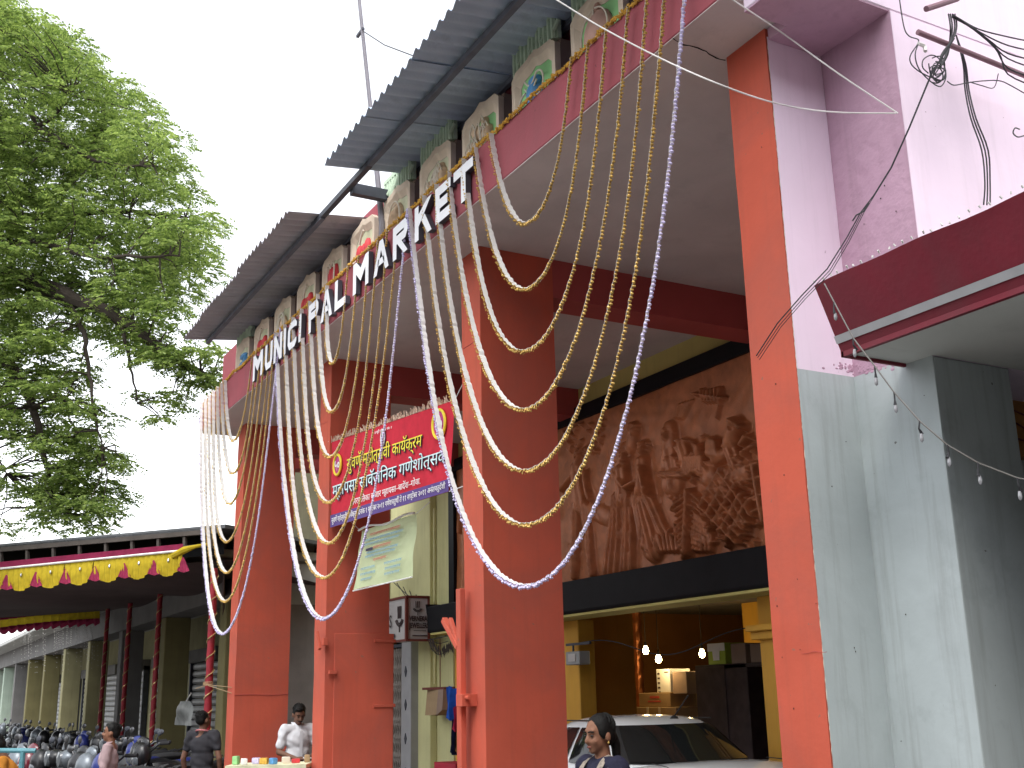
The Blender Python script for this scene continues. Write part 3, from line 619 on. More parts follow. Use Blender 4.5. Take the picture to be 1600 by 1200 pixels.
for si, (where, LY, RY, ZB) in enumerate(SETS):
    short = ('nearest swag', 'middle swag', 'far swag')[si]
    for k in range(7):
        za = 6.0 if si < 2 or k < 3 else 6.0
        L_ = abs(LY[k]-RY[k])+2*(6-ZB[k]); n = int(L_/.03)
        C_ = catenary(LY[k], za, RY[k], 6.0, ZB[k], n)
        col = 'white ribbon with lilac tassels' if k == 6 else 'white ribbon with gold tassels'
        T = thing('garland', f'{col}, {ORD[k]} string of the {short}', 'garland', (XG, (LY[k]+RY[k])/2, ZB[k]), f'garland strings of the {where}')
        ph = random.uniform(0, 9); w0 = .021; Pw = []; Pu = []; bd = MB(); sway = random.uniform(-.02, .02)
        for i, (y, z) in enumerate(C_):
            t = i/(n-1); i0, i1 = max(0, i-1), min(n-1, i+1); ty, tz = C_[i1][0]-C_[i0][0], C_[i1][1]-C_[i0][1]; l = math.hypot(ty, tz); ty /= l; tz /= l
            ny_, nz_ = tz, -ty               # in-plane normal
            if nz_ < 0 or (abs(nz_) < 1e-6): pass
            # left half lies open to the viewer, right half hangs on its edge
            wd = w0*(1 if t < .46 else max(.50, 1-2.6*(t-.46)))*(1+.05*math.sin(i*.9+ph)+.06*math.sin(i*.21+ph)); tw = .12*math.sin(i*.05+ph)
            pl = .004*math.sin(i*2.1)+.003*random.uniform(-1, 1)          # pleats
            x0 = XG+sway*math.sin(math.pi*t)+.004*math.sin(i*.05+ph)
            wx, wy, wz = math.cos(tw), math.sin(tw)*ny_, math.sin(tw)*nz_
            c = Vector((x0, y+ny_*pl, z+nz_*pl)); wv = Vector((wx, wy, wz))*wd
            Pw += [c-wv, c+wv]; dn = Vector((0, ny_, nz_))*(.006 if ny_*1 > 0 else -.006)
            Pu.append((c, wv, Vector((0, ny_, nz_))))
            if True:
                # tassel loops on the outer (lower) side
                yc_ = (LY[k]+RY[k])/2; out = Vector((0, ny_, nz_))
                if out.dot(Vector((0, y-yc_, z-6.3))) < 0: out = -out
                r_ = random.uniform(.006, .0115)*(1.2 if k == 6 else 1); q = c+out*random.uniform(.014, .028)+Vector((-1, 0, 0))*wd*random.uniform(.75, 1.15)
                bd.octa(q, r_, random.uniform(.9, 1.4)); bd.octa(q+Vector((wd*.9, 0, 0)), r_*.8, 1.2)
                bd.tube([c+Vector((-wd*.6, 0, 0)), q], .004, 4, cap=False)
        b = MB(); b.add(Pw, [(2*i, 2*i+1, 2*i+3, 2*i+2) for i in range(n-1)]); b.build('ribbon', m_ribbon, T, smooth=True)
        b = MB(); ps = []
        for c, wv, nn in Pu:
            out = nn if nn.dot(Vector((0, c.y-(LY[k]+RY[k])/2, c.z-6.3))) > 0 else -nn
            ps += [c+out*.005-wv*.75, c+out*.005+wv*.75]
        b.add(ps, [(2*i, 2*i+1, 2*i+3, 2*i+2) for i in range(n-1)]); b.build('ribbon_back', m_ribbonu if k != 6 else m_ribbon, T, smooth=True)
        o = bd.build('tassels', m_lilac if k == 6 else m_gold, T); tag(o, kind='stuff')
# marigold string along the top edge
T = thing('garland', 'marigold-coloured garland running along the whole top edge of the fascia', 'garland', (3.84, 10, 6.0))
b = MB(); pts = []
for i in range(900):
    y = 4.3+(15.3-4.3)*i/899; sag = .022*abs(math.sin(y*3.4))
    for _ in range(2):
        q = Vector((3.845+random.uniform(-.014, .01), y+random.uniform(-.006, .006), 6.03-sag+random.uniform(-.012, .016))); b.octa(q, random.uniform(.007, .016), random.uniform(.7, 1.3))
o = b.build('flowers', m_marigold, T); tag(o, kind='stuff')
MB().tube([(3.845, 4.3+(15.3-4.3)*i/90, 6.033-.022*abs(math.sin((4.3+11*i/90)*3.4))) for i in range(91)], .006, 6).build('string', m_marigold, T, smooth=True)

# ================================================================== BANNER AND POSTER
def cloth(name, c4, nu, nv, mat, parent, amp=.02, seed=0, thick=.004):
    TL, TR, BR, BL = [Vector(c) for c in c4]; n = (TR-TL).cross(BL-TL).normalized(); P = []
    for i in range(nu):
        u = i/(nu-1)
        for j in range(nv):
            v = j/(nv-1); p = TL.lerp(TR, u).lerp(BL.lerp(BR, u), v); P.append(p+n*amp*(math.sin(u*7+seed+2*v)*.6+math.sin(v*9+u*4+seed)*.4))
    b = MB(); b.grid(P, nu, nv); return b.build(name, mat, parent, smooth=True)
m_banner = clothmat('red_vinyl', (.62, .035, .06), .12, .12); m_purple = M('purple_band', (.09, .045, .22), .6, .1)
m_bt1 = M('banner_yellow', (.85, .72, .05), .6); m_bt2 = M('banner_pale_blue', (.66, .84, .86), .6); m_bt3 = M('banner_white', (.85, .83, .83), .6); m_shadow = M('banner_dark_outline', (.03, .02, .06), .6)
BN = thing('festival_banner', 'red cloth festival banner with yellow and pale blue lettering tied between two pillars', 'banner', (4.32, 10.4, 3.4))
XB = 4.32
c4 = [onx(518.5, 691, XB), onx(710.5, 625, XB), onx(702, 768, XB), onx(517, 824.5, XB)]
cloth('sheet', c4, 30, 12, m_banner, BN, .004)
TL, TR, BR, BL = c4; U = (TR-TL).normalized(); UB = (BR-BL).normalized()
def bp(u, v, out=.012): return TL.lerp(TR, u).lerp(BL.lerp(BR, u), v)+Vector((-out, 0, 0))
b = MB(); b.add([bp(0, .86, .008), bp(1, .86, .008), bp(1, 1, .008), bp(0, 1, .008)], [(0, 1, 2, 3)]); b.build('purple_band', m_purple, BN)
def btext(s, u0, u1, v, size, mat, shadow=True, name='lettering'):
    for (mm, dx, dv, off) in (((m_shadow, .010, .010, .004), (mat, .018, 0, .0)) if shadow else ((mat, .014, 0, .0),)):
        o = text(s, size, (0, 0, 0), (1, 0, 0), (0, 1, 0), mm, None, name, ext=.001, off=off)
        if o is None: return
        me = o.data; n_ = len(me.vertices); co = np.empty(n_*3); me.vertices.foreach_get('co', co); co = co.reshape(-1, 3)+np.array(W0[o.name])
        x0, x1 = co[:, 0].min(), co[:, 0].max(); out = []
        Hh = (TL-BL).length
        for c in co:
            u = u0+(u1-u0)*(c[0]-x0)/(x1-x0); p = bp(u, v-c[1]/Hh+dv, dx+c[2]); out.append(p)
        org = bp(u0, v, dx); me.vertices.foreach_set('co', np.array([tuple(p-org) for p in out]).ravel()); me.update()
        o.parent = BN; o.location = org-wpos(BN); W0[o.name] = org
btext('सुवणॅ महोत्सवी कायॅक्रम', .17, .80, .40, .20, m_bt1)
btext('म्हापसा सावॅजिनक गणेशोत्सव', .03, .97, .66, .20, m_bt2)
btext('नगरपािलका बाजार म्हापसा–बादेॅश–गोवा.', .22, .80, .82, .10, m_bt3, False)
btext('सुवणॅ महोत्सवी कायॅक्रम िदनांक १ सप्टेंबर २०११ गणेशचतुथीॅ ते ११ सप्टेंबर २०११ अनंतचतुदॅशी', .02, .98, .955, .085, m_bt3, False)
btext('॥ श्री गणेशाय नमः ॥', .42, .56, .085, .045, m_bt3, False)
for uu, vv, r_ in ((.075, .30, .115), (.915, .22, .135)):      # round medallions with 50
    c = bp(uu, vv, .014); b = MB(); n_ = 24
    b.add([c+U*(r_*math.cos(a))+Vector((0, 0, r_*math.sin(a)))*1. for a in np.linspace(0, 2*math.pi, n_, endpoint=False)], [tuple(range(n_))]); b.build('medallion', M('medallion_magenta', (.45, .03, .20), .6), BN)
    b = MB(); b.tube([c+U*(r_*math.cos(a))+Vector((-.004, 0, r_*math.sin(a))) for a in np.linspace(0, 2*math.pi, n_, endpoint=False)], .014, 6, closed=True); b.build('medallion_ring', m_bt1, BN)
    text('५०', .15, c-U*.085+Vector((-.006, 0, -.05)), U, (0, 0, 1), m_bt3, BN, ext=.001, off=.004, n=(-1, 0, 0))
b = MB(); c = bp(.49, .16, .014); n_ = 20
b.add([c+U*(.07*math.cos(a))+Vector((0, 0, .105*math.sin(a))) for a in np.linspace(0, 2*math.pi, n_, endpoint=False)], [tuple(range(n_))]); b.build('emblem', m_shadow, BN)
b = MB(); b.tube([c+Vector((-.004, 0, 0))+U*(.05*math.cos(a))+Vector((0, 0, .085*math.sin(a))) for a in np.linspace(0, 2*math.pi, n_, endpoint=False)], .008, 5, closed=True); b.ell(c+Vector((-.004, 0, -.02)), .006, .028, .04); b.ell(c+Vector((-.004, 0, .04)), .006, .02, .022); b.build('emblem_figure', m_bt3, BN)
b = MB()                                                          # ragged tinsel fringe along the top edge
for i in range(260):
    u = random.random(); p = bp(u, 0, random.uniform(-.01, .012)); b.bar(p, p+U*random.uniform(-.03, .03)+Vector((random.uniform(-.02, .01), 0, random.uniform(.015, .075))), .008, .006)
o = b.build('tinsel_fringe', M('tinsel_cream', (.66, .48, .36), .5, .3, 30), BN); tag(o, kind='stuff')
b = MB(); b.tube([TR, onx(723, 600, 4.33)], .005, 5); b.tube([BR, onx(724, 760, 4.33)], .005, 5); b.tube([TL, onx(513, 690, 4.3)], .005, 5); b.build('ties', m_rope, BN)

PO = thing('programme_poster', 'pale green printed poster sagging from strings below the red banner', 'poster', (4.55, 11, 2.85))
XQ = 4.5; c4p = [onx(563, 829, XQ), onx(650, 803, XQ), onx(645, 900, XQ), onx(553, 922, XQ)]
m_poster = clothmat('poster_vinyl', (.72, .82, .50), .3, .06)
cloth('sheet', c4p, 16, 14, m_poster, PO, .022, 1.2)
TLp, TRp, BRp, BLp = c4p
def pp(u, v, o=.03): 
    return TLp.lerp(TRp, u).lerp(BLp.lerp(BRp, u), v)+Vector((-o, 0, 0))
m_pblue = M('print_teal', (.16, .34, .48), .7); m_pred = M('print_red', (.5, .08, .06), .7)
lines = [(.14, .25, .80, m_pred), (.22, .12, .86, m_pblue), (.29, .15, .80, m_pblue), (.37, .34, .66, m_pred), (.44, .22, .78, m_pblue), (.50, .2, .74, m_pblue), (.58, .36, .60, m_pred), (.69, .14, .40, m_pblue), (.69, .56, .86, m_pblue), (.78, .14, .42, m_pblue), (.78, .58, .84, m_pblue), (.87, .16, .36, m_pblue), (.87, .58, .84, m_pblue)]
for mm in (m_pblue, m_pred):
    b = MB()
    for v, u0, u1, m_ in lines:
        if m_ is not mm: continue
        u = u0
        b.add([pp(u0, v-.020), pp(u1, v-.020), pp(u1, v-.013), pp(u0, v-.013)], [(0, 1, 2, 3)])
        while u < u1-.02:
            du = random.uniform(.012, .022); h_ = random.uniform(.014, .022); b.add([pp(u, v-.012), pp(u+du*.55, v-.012), pp(u+du*.5, v+h_), pp(u+.002, v+h_)], [(0, 1, 2, 3)]); u += du
    b.build('printed_lines', mm, PO)
b = MB(); b.add([pp(.2, .36), pp(.33, .355), pp(.33, .40), pp(.2, .405)], [(0, 1, 2, 3)]); b.build('printed_block', m_shadow, PO)
b = MB(); cu = [pp(t, 0, .02)+Vector((0, 0, .02*math.sin(t*9))) for t in np.linspace(0, 1, 12)]; b.tube(cu, .012, 6); cu = [pp(t, 1, .01)+Vector((0, 0, -.01)) for t in np.linspace(0, 1, 12)]; b.tube(cu, .008, 6); b.build('rolled_hem', m_ribbon, PO, smooth=True)
b = MB(); b.tube([TLp, onx(545, 812, 4.4)], .004, 5); b.tube([TRp, onx(672, 784, 4.4)], .004, 5); b.build('strings', m_rope, PO)

# ================================================================== JEWELLER'S SIGN, GATE, THINGS ALONG THE BACK WALL
m_signface = M('sign_white', (.48, .46, .45), .4, .05); m_signframe = M('sign_frame_brown', (.16, .04, .03), .6); m_signtxt = M('sign_ink', (.07, .05, .05), .6)
# near (-y) face carries the shop name, street (-x) face the telephone number
xa = 7.0; yn = onx(635, 930, xa).y; zt = onx(636, 932, xa).z; zb = onx(636, 1000, xa).z; yf = yn+.95; xb = ony(671, 960, yn).x
JS = thing('jeweller_sign', 'white two-faced box sign with brown frame and shop lettering above the grille gate', 'sign', ((xa+xb)/2, (yn+yf)/2, zb))
MB().box(xa+.01, xb, yn+.01, yf, zb+.01, zt-.01).build('box', m_signface, JS)
b = MB(); t = .035
for z in (zb, zt): b.box(xa-.01, xb, yn-.012, yn+.01, z-t/2, z+t/2); b.box(xa-.012, xa+.01, yn+.01, yf, z-t/2, z+t/2)
b.box(xa-.014, xa+.03, yn-.014, yn+.03, zb, zt); b.box(xb-.03, xb+.004, yn-.012, yn+.01, zb, zt); b.box(xa-.012, xa+.01, yf-.03, yf, zb, zt); b.build('frame', m_signframe, JS)
yy = yn-.004; Hs = zt-zb; Ws = xb-xa
text('VERNEKAR', Hs*.17, (xa+.05, yy, zb+Hs*.44), (1, 0, 0), (0, 0, 1), m_signtxt, JS, off=.003, sx=.62)
text('JEWELLERS', Hs*.17, (xa+.05, yy, zb+Hs*.28), (1, 0, 0), (0, 0, 1), m_signtxt, JS, off=.003, sx=.60)
b = MB(); b.box(xa+.12, xb-.06, yy-.003, yy, zb+Hs*.21, zb+Hs*.225); b.box(xa+.10, xa+.30, yy-.003, yy, zb+Hs*.09, zb+Hs*.115); b.box(xa+.38, xb-.1, yy-.003, yy, zb+Hs*.09, zb+Hs*.12); b.build('small_print', m_signtxt, JS)
def lotus(c, u, v, r_, parent):
    b = MB(); c = Vector(c); u = Vector(u); v = Vector(v)
    for a0, a1, rr in ((-2.6, -.55, r_), (-2.5, -.65, r_*.8)): b.tube([c+u*(rr*math.cos(a))+v*(rr*1.1*math.sin(a)) for a in np.linspace(a0, a1, 12)], r_*.09, 5)
    for s in (-.35, 0, .35): b.tube([c+u*(s*r_*.8)+v*(-.4*r_), c+u*(s*r_)+v*(r_*.75)], r_*.07, 5)
    b.tube([c+v*(-1.15*r_), c+v*(-1.7*r_)], r_*.06, 5); b.build('lotus_mark', m_signtxt, parent)
lotus((xb-.2, yy, zb+Hs*.80), (1, 0, 0), (0, 0, 1), .085, JS); lotus((xa-.004, yn+.26, zb+Hs*.62), (0, -1, 0), (0, 0, 1), .16, JS)
text('S', Hs*.42, (xa-.004, yn+.66, zb+Hs*.34), (0, -1, 0), (0, 0, 1), m_signtxt, JS, off=.002, sx=.8, n=(-1, 0, 0))
text('Ph.2282389', Hs*.17, (xa-.004, yn+.84, zb+Hs*.06), (0, -1, 0), (0, 0, 1), m_signtxt, JS, off=.004, sx=.8, n=(-1, 0, 0))
GT = thing('grille_gate', 'closed collapsible metal grille gate beside the grey post with diamonds', 'gate', (7.72, 18.05, 0))
for i in range(12):
    y = 17.64+.075*i; MB().box(7.70, 7.73, y-.012, y+.012, .03, 2.5).build('upright', M('grille_paint', (.30, .27, .24), .6) if i == 0 else bpy.data.materials['grille_paint'], GT)
for i in range(0, 11):
    b = MB()
    for zz in np.arange(.2, 2.4, .28): b.bar((7.695, 17.64+.075*i, zz), (7.695, 17.64+.075*(i+1), zz+.14), .008, .02); b.bar((7.695, 17.64+.075*(i+1), zz+.14), (7.695, 17.64+.075*i, zz+.28), .008, .02)
    b.build('lattice', bpy.data.materials['grille_paint'], GT)
for z in (.02, 2.52): MB().box(7.68, 7.75, 17.6, 18.5, z, z+.05).build('rail', m_steel, GT)

BG = thing('bundle_of_bags', 'brown paper bags hanging in a bundle on the pale yellow wall', 'bags', (7.45, 16.5, 1.45))
a = onx(667, 1078, 7.45); c = onx(700, 1118, 7.45); yl, yr, zt_, zb_ = a.y, c.y, a.z, c.z
for i in range(5):
    y0 = yl-(yl-yr)*(.02+.19*i); b = MB(); b.add([(7.45-.02*i, y0, zt_), (7.45-.02*i, y0-.18, zt_+.0), (7.42-.02*i, y0-.20, zb_+.02*i), (7.42-.02*i, y0+.02, zb_), (7.52, y0, zt_), (7.52, y0-.18, zt_), (7.52, y0-.2, zb_+.02*i), (7.52, y0+.02, zb_)], [(0, 1, 2, 3), (7, 6, 5, 4), (0, 4, 5, 1), (1, 5, 6, 2), (2, 6, 7, 3), (3, 7, 4, 0)]); b.build('paper_bag', m_carton if i < 4 else m_stoneside, BG)
b = MB(); b.box(7.38, 7.56, yr-.02, yl+.02, zt_, zt_+.035); b.tube([(7.5, (yl+yr)/2, zt_), (7.5, (yl+yr)/2, zt_+.75)], .008, 5); b.build('hanger', m_signframe, BG)
def hung_cloth(label, px0, py0, px1, py1, x, mat, name='hanging_cloth'):
    A, B = onx(px0, py0, x), onx(px1, py1, x); P = []; nu, nv = 14, 10
    for i in range(nu):
        for j in range(nv):
            u, v = i/(nu-1), j/(nv-1); P.append((x+.05*math.sin(u*11+v)*(.3+v)+.03*math.sin(u*23), A.y+(B.y-A.y)*u*(1-.15*v*math.sin(u*3)), A.z+(B.z-A.z)*v+.02*math.sin(u*9)))
    b = MB(); b.grid(P, nu, nv); o = b.build(name, mat, smooth=True); return tag(o, label, 'cloth', 'clothes hung beside the second pillar')
hung_cloth('bright blue cloth hung on the wall beside the paper bags', 697, 1074, 722, 1124, 6.6, clothmat('blue_cloth', (.02, .09, .42), .1, .3))
hung_cloth('crimson cloth hung behind the gate post under the blue cloth', 708, 1106, 726, 1142, 6.5, clothmat('crimson_cloth', (.36, .02, .06), .1, .3))
hung_cloth('dark navy trousers hung lowest behind the gate post', 706, 1126, 717, 1178, 6.55, clothmat('navy_cloth', (.012, .018, .06), .05, .3))
hung_cloth('tan scarf hung against the navy trousers', 715, 1130, 724, 1176, 6.45, clothmat('tan_cloth', (.40, .24, .10), .1, .3))
a = onx(690, 1190, 6.3); o = MB().box(6.2, 6.7, a.y-.6, a.y, .012, a.z).build('crate', M('red_plastic', (.48, .02, .05), .45)); b_ = o
CRT = o; tag(CRT, 'red plastic crate standing under the hung clothes', 'crate')
for k in range(3): MB().box(6.185, 6.2, a.y-.6, a.y, .1+.28*k, .14+.28*k).build('rib', bpy.data.materials['red_plastic'], CRT)
# pipe and loose wires on the pale wall
PW = thing('wall_conduit', 'thin pipe with loose drooping wires on the pale yellow wall', 'conduit', (7.66, 16.3, 2.9))
q0 = onx(679, 905, 7.55); b = MB(); b.tube([(7.55, q0.y, 4.6), (7.55, q0.y, 1.9)], .02, 6); b.build('pipe', m_paleyel, PW)
for k in range(5):
    a_ = onx(610+10*k, 905+6*k, 7.5); b2 = onx(700, 960+14*k, 7.5); b = MB(); b.tube([a_.lerp(b2, t)+Vector((0, 0, -.25*math.sin(math.pi*t)*(.4+.3*k))) for t in np.linspace(0, 1, 12)], .007, 5); b.build('wire', m_wire, PW)
FT = thing('dried_leaf_string', 'string of dark dried leaves drooping below the black board end', 'decoration', (7.3, 16.2, 2.5))
b = MB()
for i in range(40):
    t = random.random(); p = onx(672+38*t, 998+10*math.sin(t*3)+random.uniform(-3, 8), 7.3); b.add([p, p+Vector((0, .03, -.04)), p+Vector((.02, 0, -.12)), p+Vector((0, -.03, -.04))], [(0, 1, 2, 3)])
b.build('leaves', m_bark, FT); MB().tube([onx(668, 1000, 7.3), onx(690, 996, 7.3), onx(712, 990, 7.3)], .008, 5).build('cord', m_wire, FT)

# ================================================================== SHOP INTERIOR: bulbs, cartons, cabinet
m_bulb = emis('lit_bulb', (1, .75, .32), 30)
for (px, py, x), lab in zip(((1009, 1017, 9.6), (1029, 1030, 9.4), (1097, 1022, 9.9)), ('left of the hanging pair', 'lower of the hanging pair', 'alone beside the green carton')):
    p = onx(px, py, x); T = thing('light_bulb', f'small lit warm bulb in the dark shop, {lab}', 'bulb', p, 'lit bulbs in the shop')
    b = MB(); b.lathe(p+Vector((0, 0, -.05)), [(.004, 0), (.03, .012), (.042, .045), (.034, .08), (.016, .115)], 12); b.build('glass', m_bulb, T, smooth=True)
    b = MB(); b.lathe(p+Vector((0, 0, .065)), [(.018, 0), (.018, .05), (.008, .06)], 10); b.build('socket', m_black, T)
    b = MB(); b.tube([p+Vector((0, 0, .12)), (p.x, p.y, 2.95)], .005, 5); b.build('flex', m_wire, T)
    l = bpy.data.lights.new('bulb_light', 'POINT'); l.energy = .9; l.color = (1, .62, .25); l.shadow_soft_size = .05; lo = bpy.data.objects.new('bulb_light', l); COL.objects.link(lo); lo.location = Vector((0, 0, -.14)); lo.parent = T
def box_at(px0, py0, px1, py1, x, dx, name, mat, label, cat='carton', base=None, group=None):
    A, B = onx(px0, py0, x), onx(px1, py1, x); z0 = base if base is not None else B.z
    T = thing(name, label, cat, (x+dx/2, (A.y+B.y)/2, z0), group); MB().box(x, x+dx, B.y, A.y, z0, A.z).build('box', mat, T, bevel=.006); return T, A, B, z0
T1, A, B, z0 = box_at(985, 1105, 1058, 1140, 9.5, .6, 'carton', m_carton, 'large brown carton at the bottom of the pile behind the car', base=.9)
MB().box(9.495, 9.5, A.y-.45, A.y-.40, z0, A.z+.002).build('tape', m_outline, T1); MB().box(9.494, 9.499, B.y+.35, B.y+.40, z0, A.z).build('tape', m_outline, T1)
zt1 = A.z
tb = thing('stock_table', 'low wooden counter carrying the pile of cartons behind the car', 'counter', (9.8, 13.2, 0)); MB().box(9.35, 10.4, 12.3, 14.3, .82, .9).build('top', m_carton, tb)
for xx in (9.42, 10.3):
    for yy_ in (12.4, 14.2): MB().box(xx-.04, xx+.04, yy_-.04, yy_+.04, .0, .82).build('leg', m_carton, tb)
T2, A, B, z0 = box_at(998, 1083, 1048, 1105, 9.55, .5, 'carton', m_carton, 'smaller brown carton with red print in the middle of the pile', base=zt1+.002); zt2 = A.z
b = MB(); b.box(9.545, 9.55, (A.y+B.y)/2-.15, (A.y+B.y)/2+.15, (A.z+z0)/2-.03, (A.z+z0)/2-.01); b.box(9.545, 9.55, (A.y+B.y)/2-.12, (A.y+B.y)/2+.1, (A.z+z0)/2+.02, (A.z+z0)/2+.05); b.build('red_print', m_pred, T2)
T3, A, B, z0 = box_at(1025, 1046, 1048, 1084, 9.58, .35, 'carton', m_paper, 'white printed carton on top of the pile', base=zt2+.002)
b = MB()
for k in range(5): zz = A.z-.06-.062*k; b.box(9.575, 9.58, A.y-.08, A.y-.03, zz-.012, zz+.012)
b.box(9.575, 9.58, B.y+.03, B.y+.12, A.z-.05, A.z-.035); b.build('print', m_signtxt, T3)
T3b, A, B, z0 = box_at(1050, 1050, 1074, 1084, 9.6, .35, 'carton', m_stoneside, 'dull brown carton beside the white one', base=zt2-.02)
A = onx(1085, 1040, 9.4); B = onx(1145, 1150, 9.4)
CB = thing('cabinet', 'dark scuffed steel cabinet in the shop below the green carton', 'cabinet', (9.8, (A.y+B.y)/2, .0)); m_cab = M('cabinet_brown', (.045, .03, .032), .5, .4, 6, stain=.4)
MB().box(9.4, 10.1, B.y-.35, A.y, .0, A.z).build('body', m_cab, CB, bevel=.01); MB().box(9.385, 9.4, B.y+.06, A.y-.03, .08, A.z-.03).build('door', m_cab, CB, bevel=.004)
MB().box(9.36, 9.385, B.y+.12, B.y+.15, .9, 1.1).build('handle', m_chrome, CB); zc_ = A.z
T4, A, B, z0 = box_at(1105, 1006, 1134, 1040, 9.45, .4, 'carton', M('lime_print', (.36, .48, .06), .6, .15), 'lime green and white carton standing on the cabinet', base=zc_+.002)
b = MB(); b.box(9.445, 9.45, B.y, A.y, A.z-.1, A.z-.003); b.prism([(-.06, 0), (.06, 0), (.075, .16), (-.075, .16)], (9.446, (A.y+B.y)/2, z0+.05), (0, -1, 0), (0, 0, 1), (-1, 0, 0), .004); b.build('white_print', m_paper, T4)
T5, A, B, z0 = box_at(1141, 1006, 1166, 1040, 9.45, .4, 'carton', m_stoneside, 'left of the two dim brown cartons beside the lime one', base=zc_+.002)
T6, A, B, z0 = box_at(1171, 1006, 1196, 1040, 9.45, .4, 'carton', m_stoneside, 'right of the two dim brown cartons near the ochre pillar', base=zc_+.002)
sh = MB().box(9.4, 9.9, 10.6, 11.62, zc_-.05, zc_).build('shelf', m_cab); tag(sh, 'dark shelf board carrying the two dim cartons', 'shelf'); MB().box(9.45, 9.5, 10.62, 10.68, 0, zc_-.05).build('support', m_cab, sh); MB().box(9.8, 9.85, 10.62, 10.68, 0, zc_-.05).build('support', m_cab, sh)
p = onx(995, 1010, 10.4); CP = thing('wrapped_post', 'post wrapped in shiny copper foil in the dark shop', 'post', (p.x, p.y, 0)); MB().tube([(p.x, p.y, z) for z in np.linspace(0, 2.95, 40)], [.09+.012*math.sin(i*2.3) for i in range(40)], 10).build('shaft', M('copper_foil', (.35, .12, .05), .3, .3, 8, metal=.7), CP, smooth=True)
p = onx(905, 1027, 7.6); MT = thing('meter_box', 'small grey meter box on a bracket fixed to the ochre pillar', 'meter box', p); MB().box(7.5, 7.66, p.y-.16, p.y+.16, p.z-.09, p.z+.07).build('box', M('meter_grey', (.30, .31, .31), .5), MT, bevel=.01)
MB().box(7.488, 7.5, p.y-.08, p.y+.08, p.z-.05, p.z+.04).build('dial', m_signface, MT); b = MB(); b.bar((7.58, p.y-.3, p.z+.16), (7.58, p.y+.25, p.z+.16), .03, .03); b.bar((7.58, p.y+.1, p.z+.16), (7.58, p.y+.1, p.z+.07), .02, .02); b.build('bracket', m_steel, MT)
b = MB(); b.tube([onx(905, 1005, 7.58).lerp(onx(1195, 985, 7.9), t)+Vector((0, 0, .18*math.sin(t*9)*.4-.12*math.sin(math.pi*t))) for t in np.linspace(0, 1, 24)], .007, 5)
o = b.build('cable', m_wire); tag(o, 'thin dark cable sagging across the shop opening from the meter box', 'cable')

# ================================================================== PINK BUILDING AND CANOPY (right)
PK = thing('pink_building', 'pink and grey plastered building at the right end of the portico', 'building', (6, 3.5, 0))
ZG = 3.415
def plaster(name, f, nu, nv, mat, amp=.004):
    """uneven plaster sheet: f(u,v)->point, normal offset random"""
    P = []; off = rng.normal(0, amp, (nu, nv))
    for _ in range(2): o2 = np.pad(off, 1, mode='edge'); off = (o2[1:-1, 1:-1]+o2[:-2, 1:-1]+o2[2:, 1:-1]+o2[1:-1, :-2]+o2[1:-1, 2:])/5
    for i in range(nu):
        for j in range(nv):
            p, n = f(i/(nu-1), j/(nv-1)); e = 0 if i in (0, nu-1) or j in (0, nv-1) else 1; P.append(Vector(p)+Vector(n)*abs(float(off[i, j]))*e)
    b = MB(); b.grid(P, nu, nv); return b.build(name, mat, PK, smooth=True, angle=180)
plaster('return_wall', lambda u, v: ((4.302+.43*u, 4.512, ZG+(5.50-ZG)*v), (0, -1, 0)), 12, 40, m_pink)
plaster('return_wall', lambda u, v: ((4.302+.43*u, 4.512, 0+ZG*v), (0, -1, 0)), 12, 50, m_grey)
plaster('recess_wall', lambda u, v: ((4.73, 4.512-.562*u, ZG+(5.48-ZG)*v), (-1, 0, 0)), 24, 70, m_pink_shade, .009)
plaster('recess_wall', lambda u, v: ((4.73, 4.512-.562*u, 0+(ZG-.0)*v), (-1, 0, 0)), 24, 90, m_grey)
MB().box(4.735, 5.33, 3.95, 4.5, 0, 3.39).build('shop_pier', m_grey, PK, bevel=.006)
MB().box(4.735, 14, 3.95, 4.5, 3.392, 5.478).build('end_wall', m_pink, PK)
MB().box(3.98, 14, 3.948, 4.345, 5.48, 10.5).build('upper_wall', m_pink, PK, bevel=.008)
MB().box(4.31, 5.0, 4.346, 4.51, 5.48, 5.555).build('recess_ceiling', m_pink_shade, PK)
MB().box(3.985, 4.73, 3.955, 4.345, 5.472, 5.479).build('overhang_underside', m_pink_shade, PK)  # thin plate in the shaded pink, so the overhang reads dark from below
MB().box(5.33, 9, 4.5, 4.6, 0, 3.39).build('shop_side_wall', m_grey, PK)
MB().box(9, 9.1, -4, 4.5, 0, 3.39).build('shop_back_wall', m_grey, PK)
MB().box(4.6, 4.75, -3, 2.9, 0, 3.385).build('light_blocking_wall', m_grey, PK)  # unseen wall, added to keep light off the pier
# chipped plaster lump where pink meets grey under the canopy
b = MB()
for i in range(70):
    px, py = random.gauss(1345, 26), random.gauss(575, 4)
    if px < 1338: b.ell(ony(px, py, 4.512), random.uniform(.006, .018), .004, random.uniform(.004, .012), 6, 4)
    else: b.ell(onx(px, py, 4.73), .004, random.uniform(.006, .018), random.uniform(.004, .012), 6, 4)
b.build('chipped_plaster', m_pink_shade, PK, smooth=True)
# crumbled strip of orange paint edge
b = MB(); b.tube([(4.302, 4.5135, z) for z in np.linspace(.02, 5.5, 300)], [random.choice((.0003, .0006, .001, .0025)) for _ in range(300)], 5)
b.build('crumbled_edge', m_outline, PK)

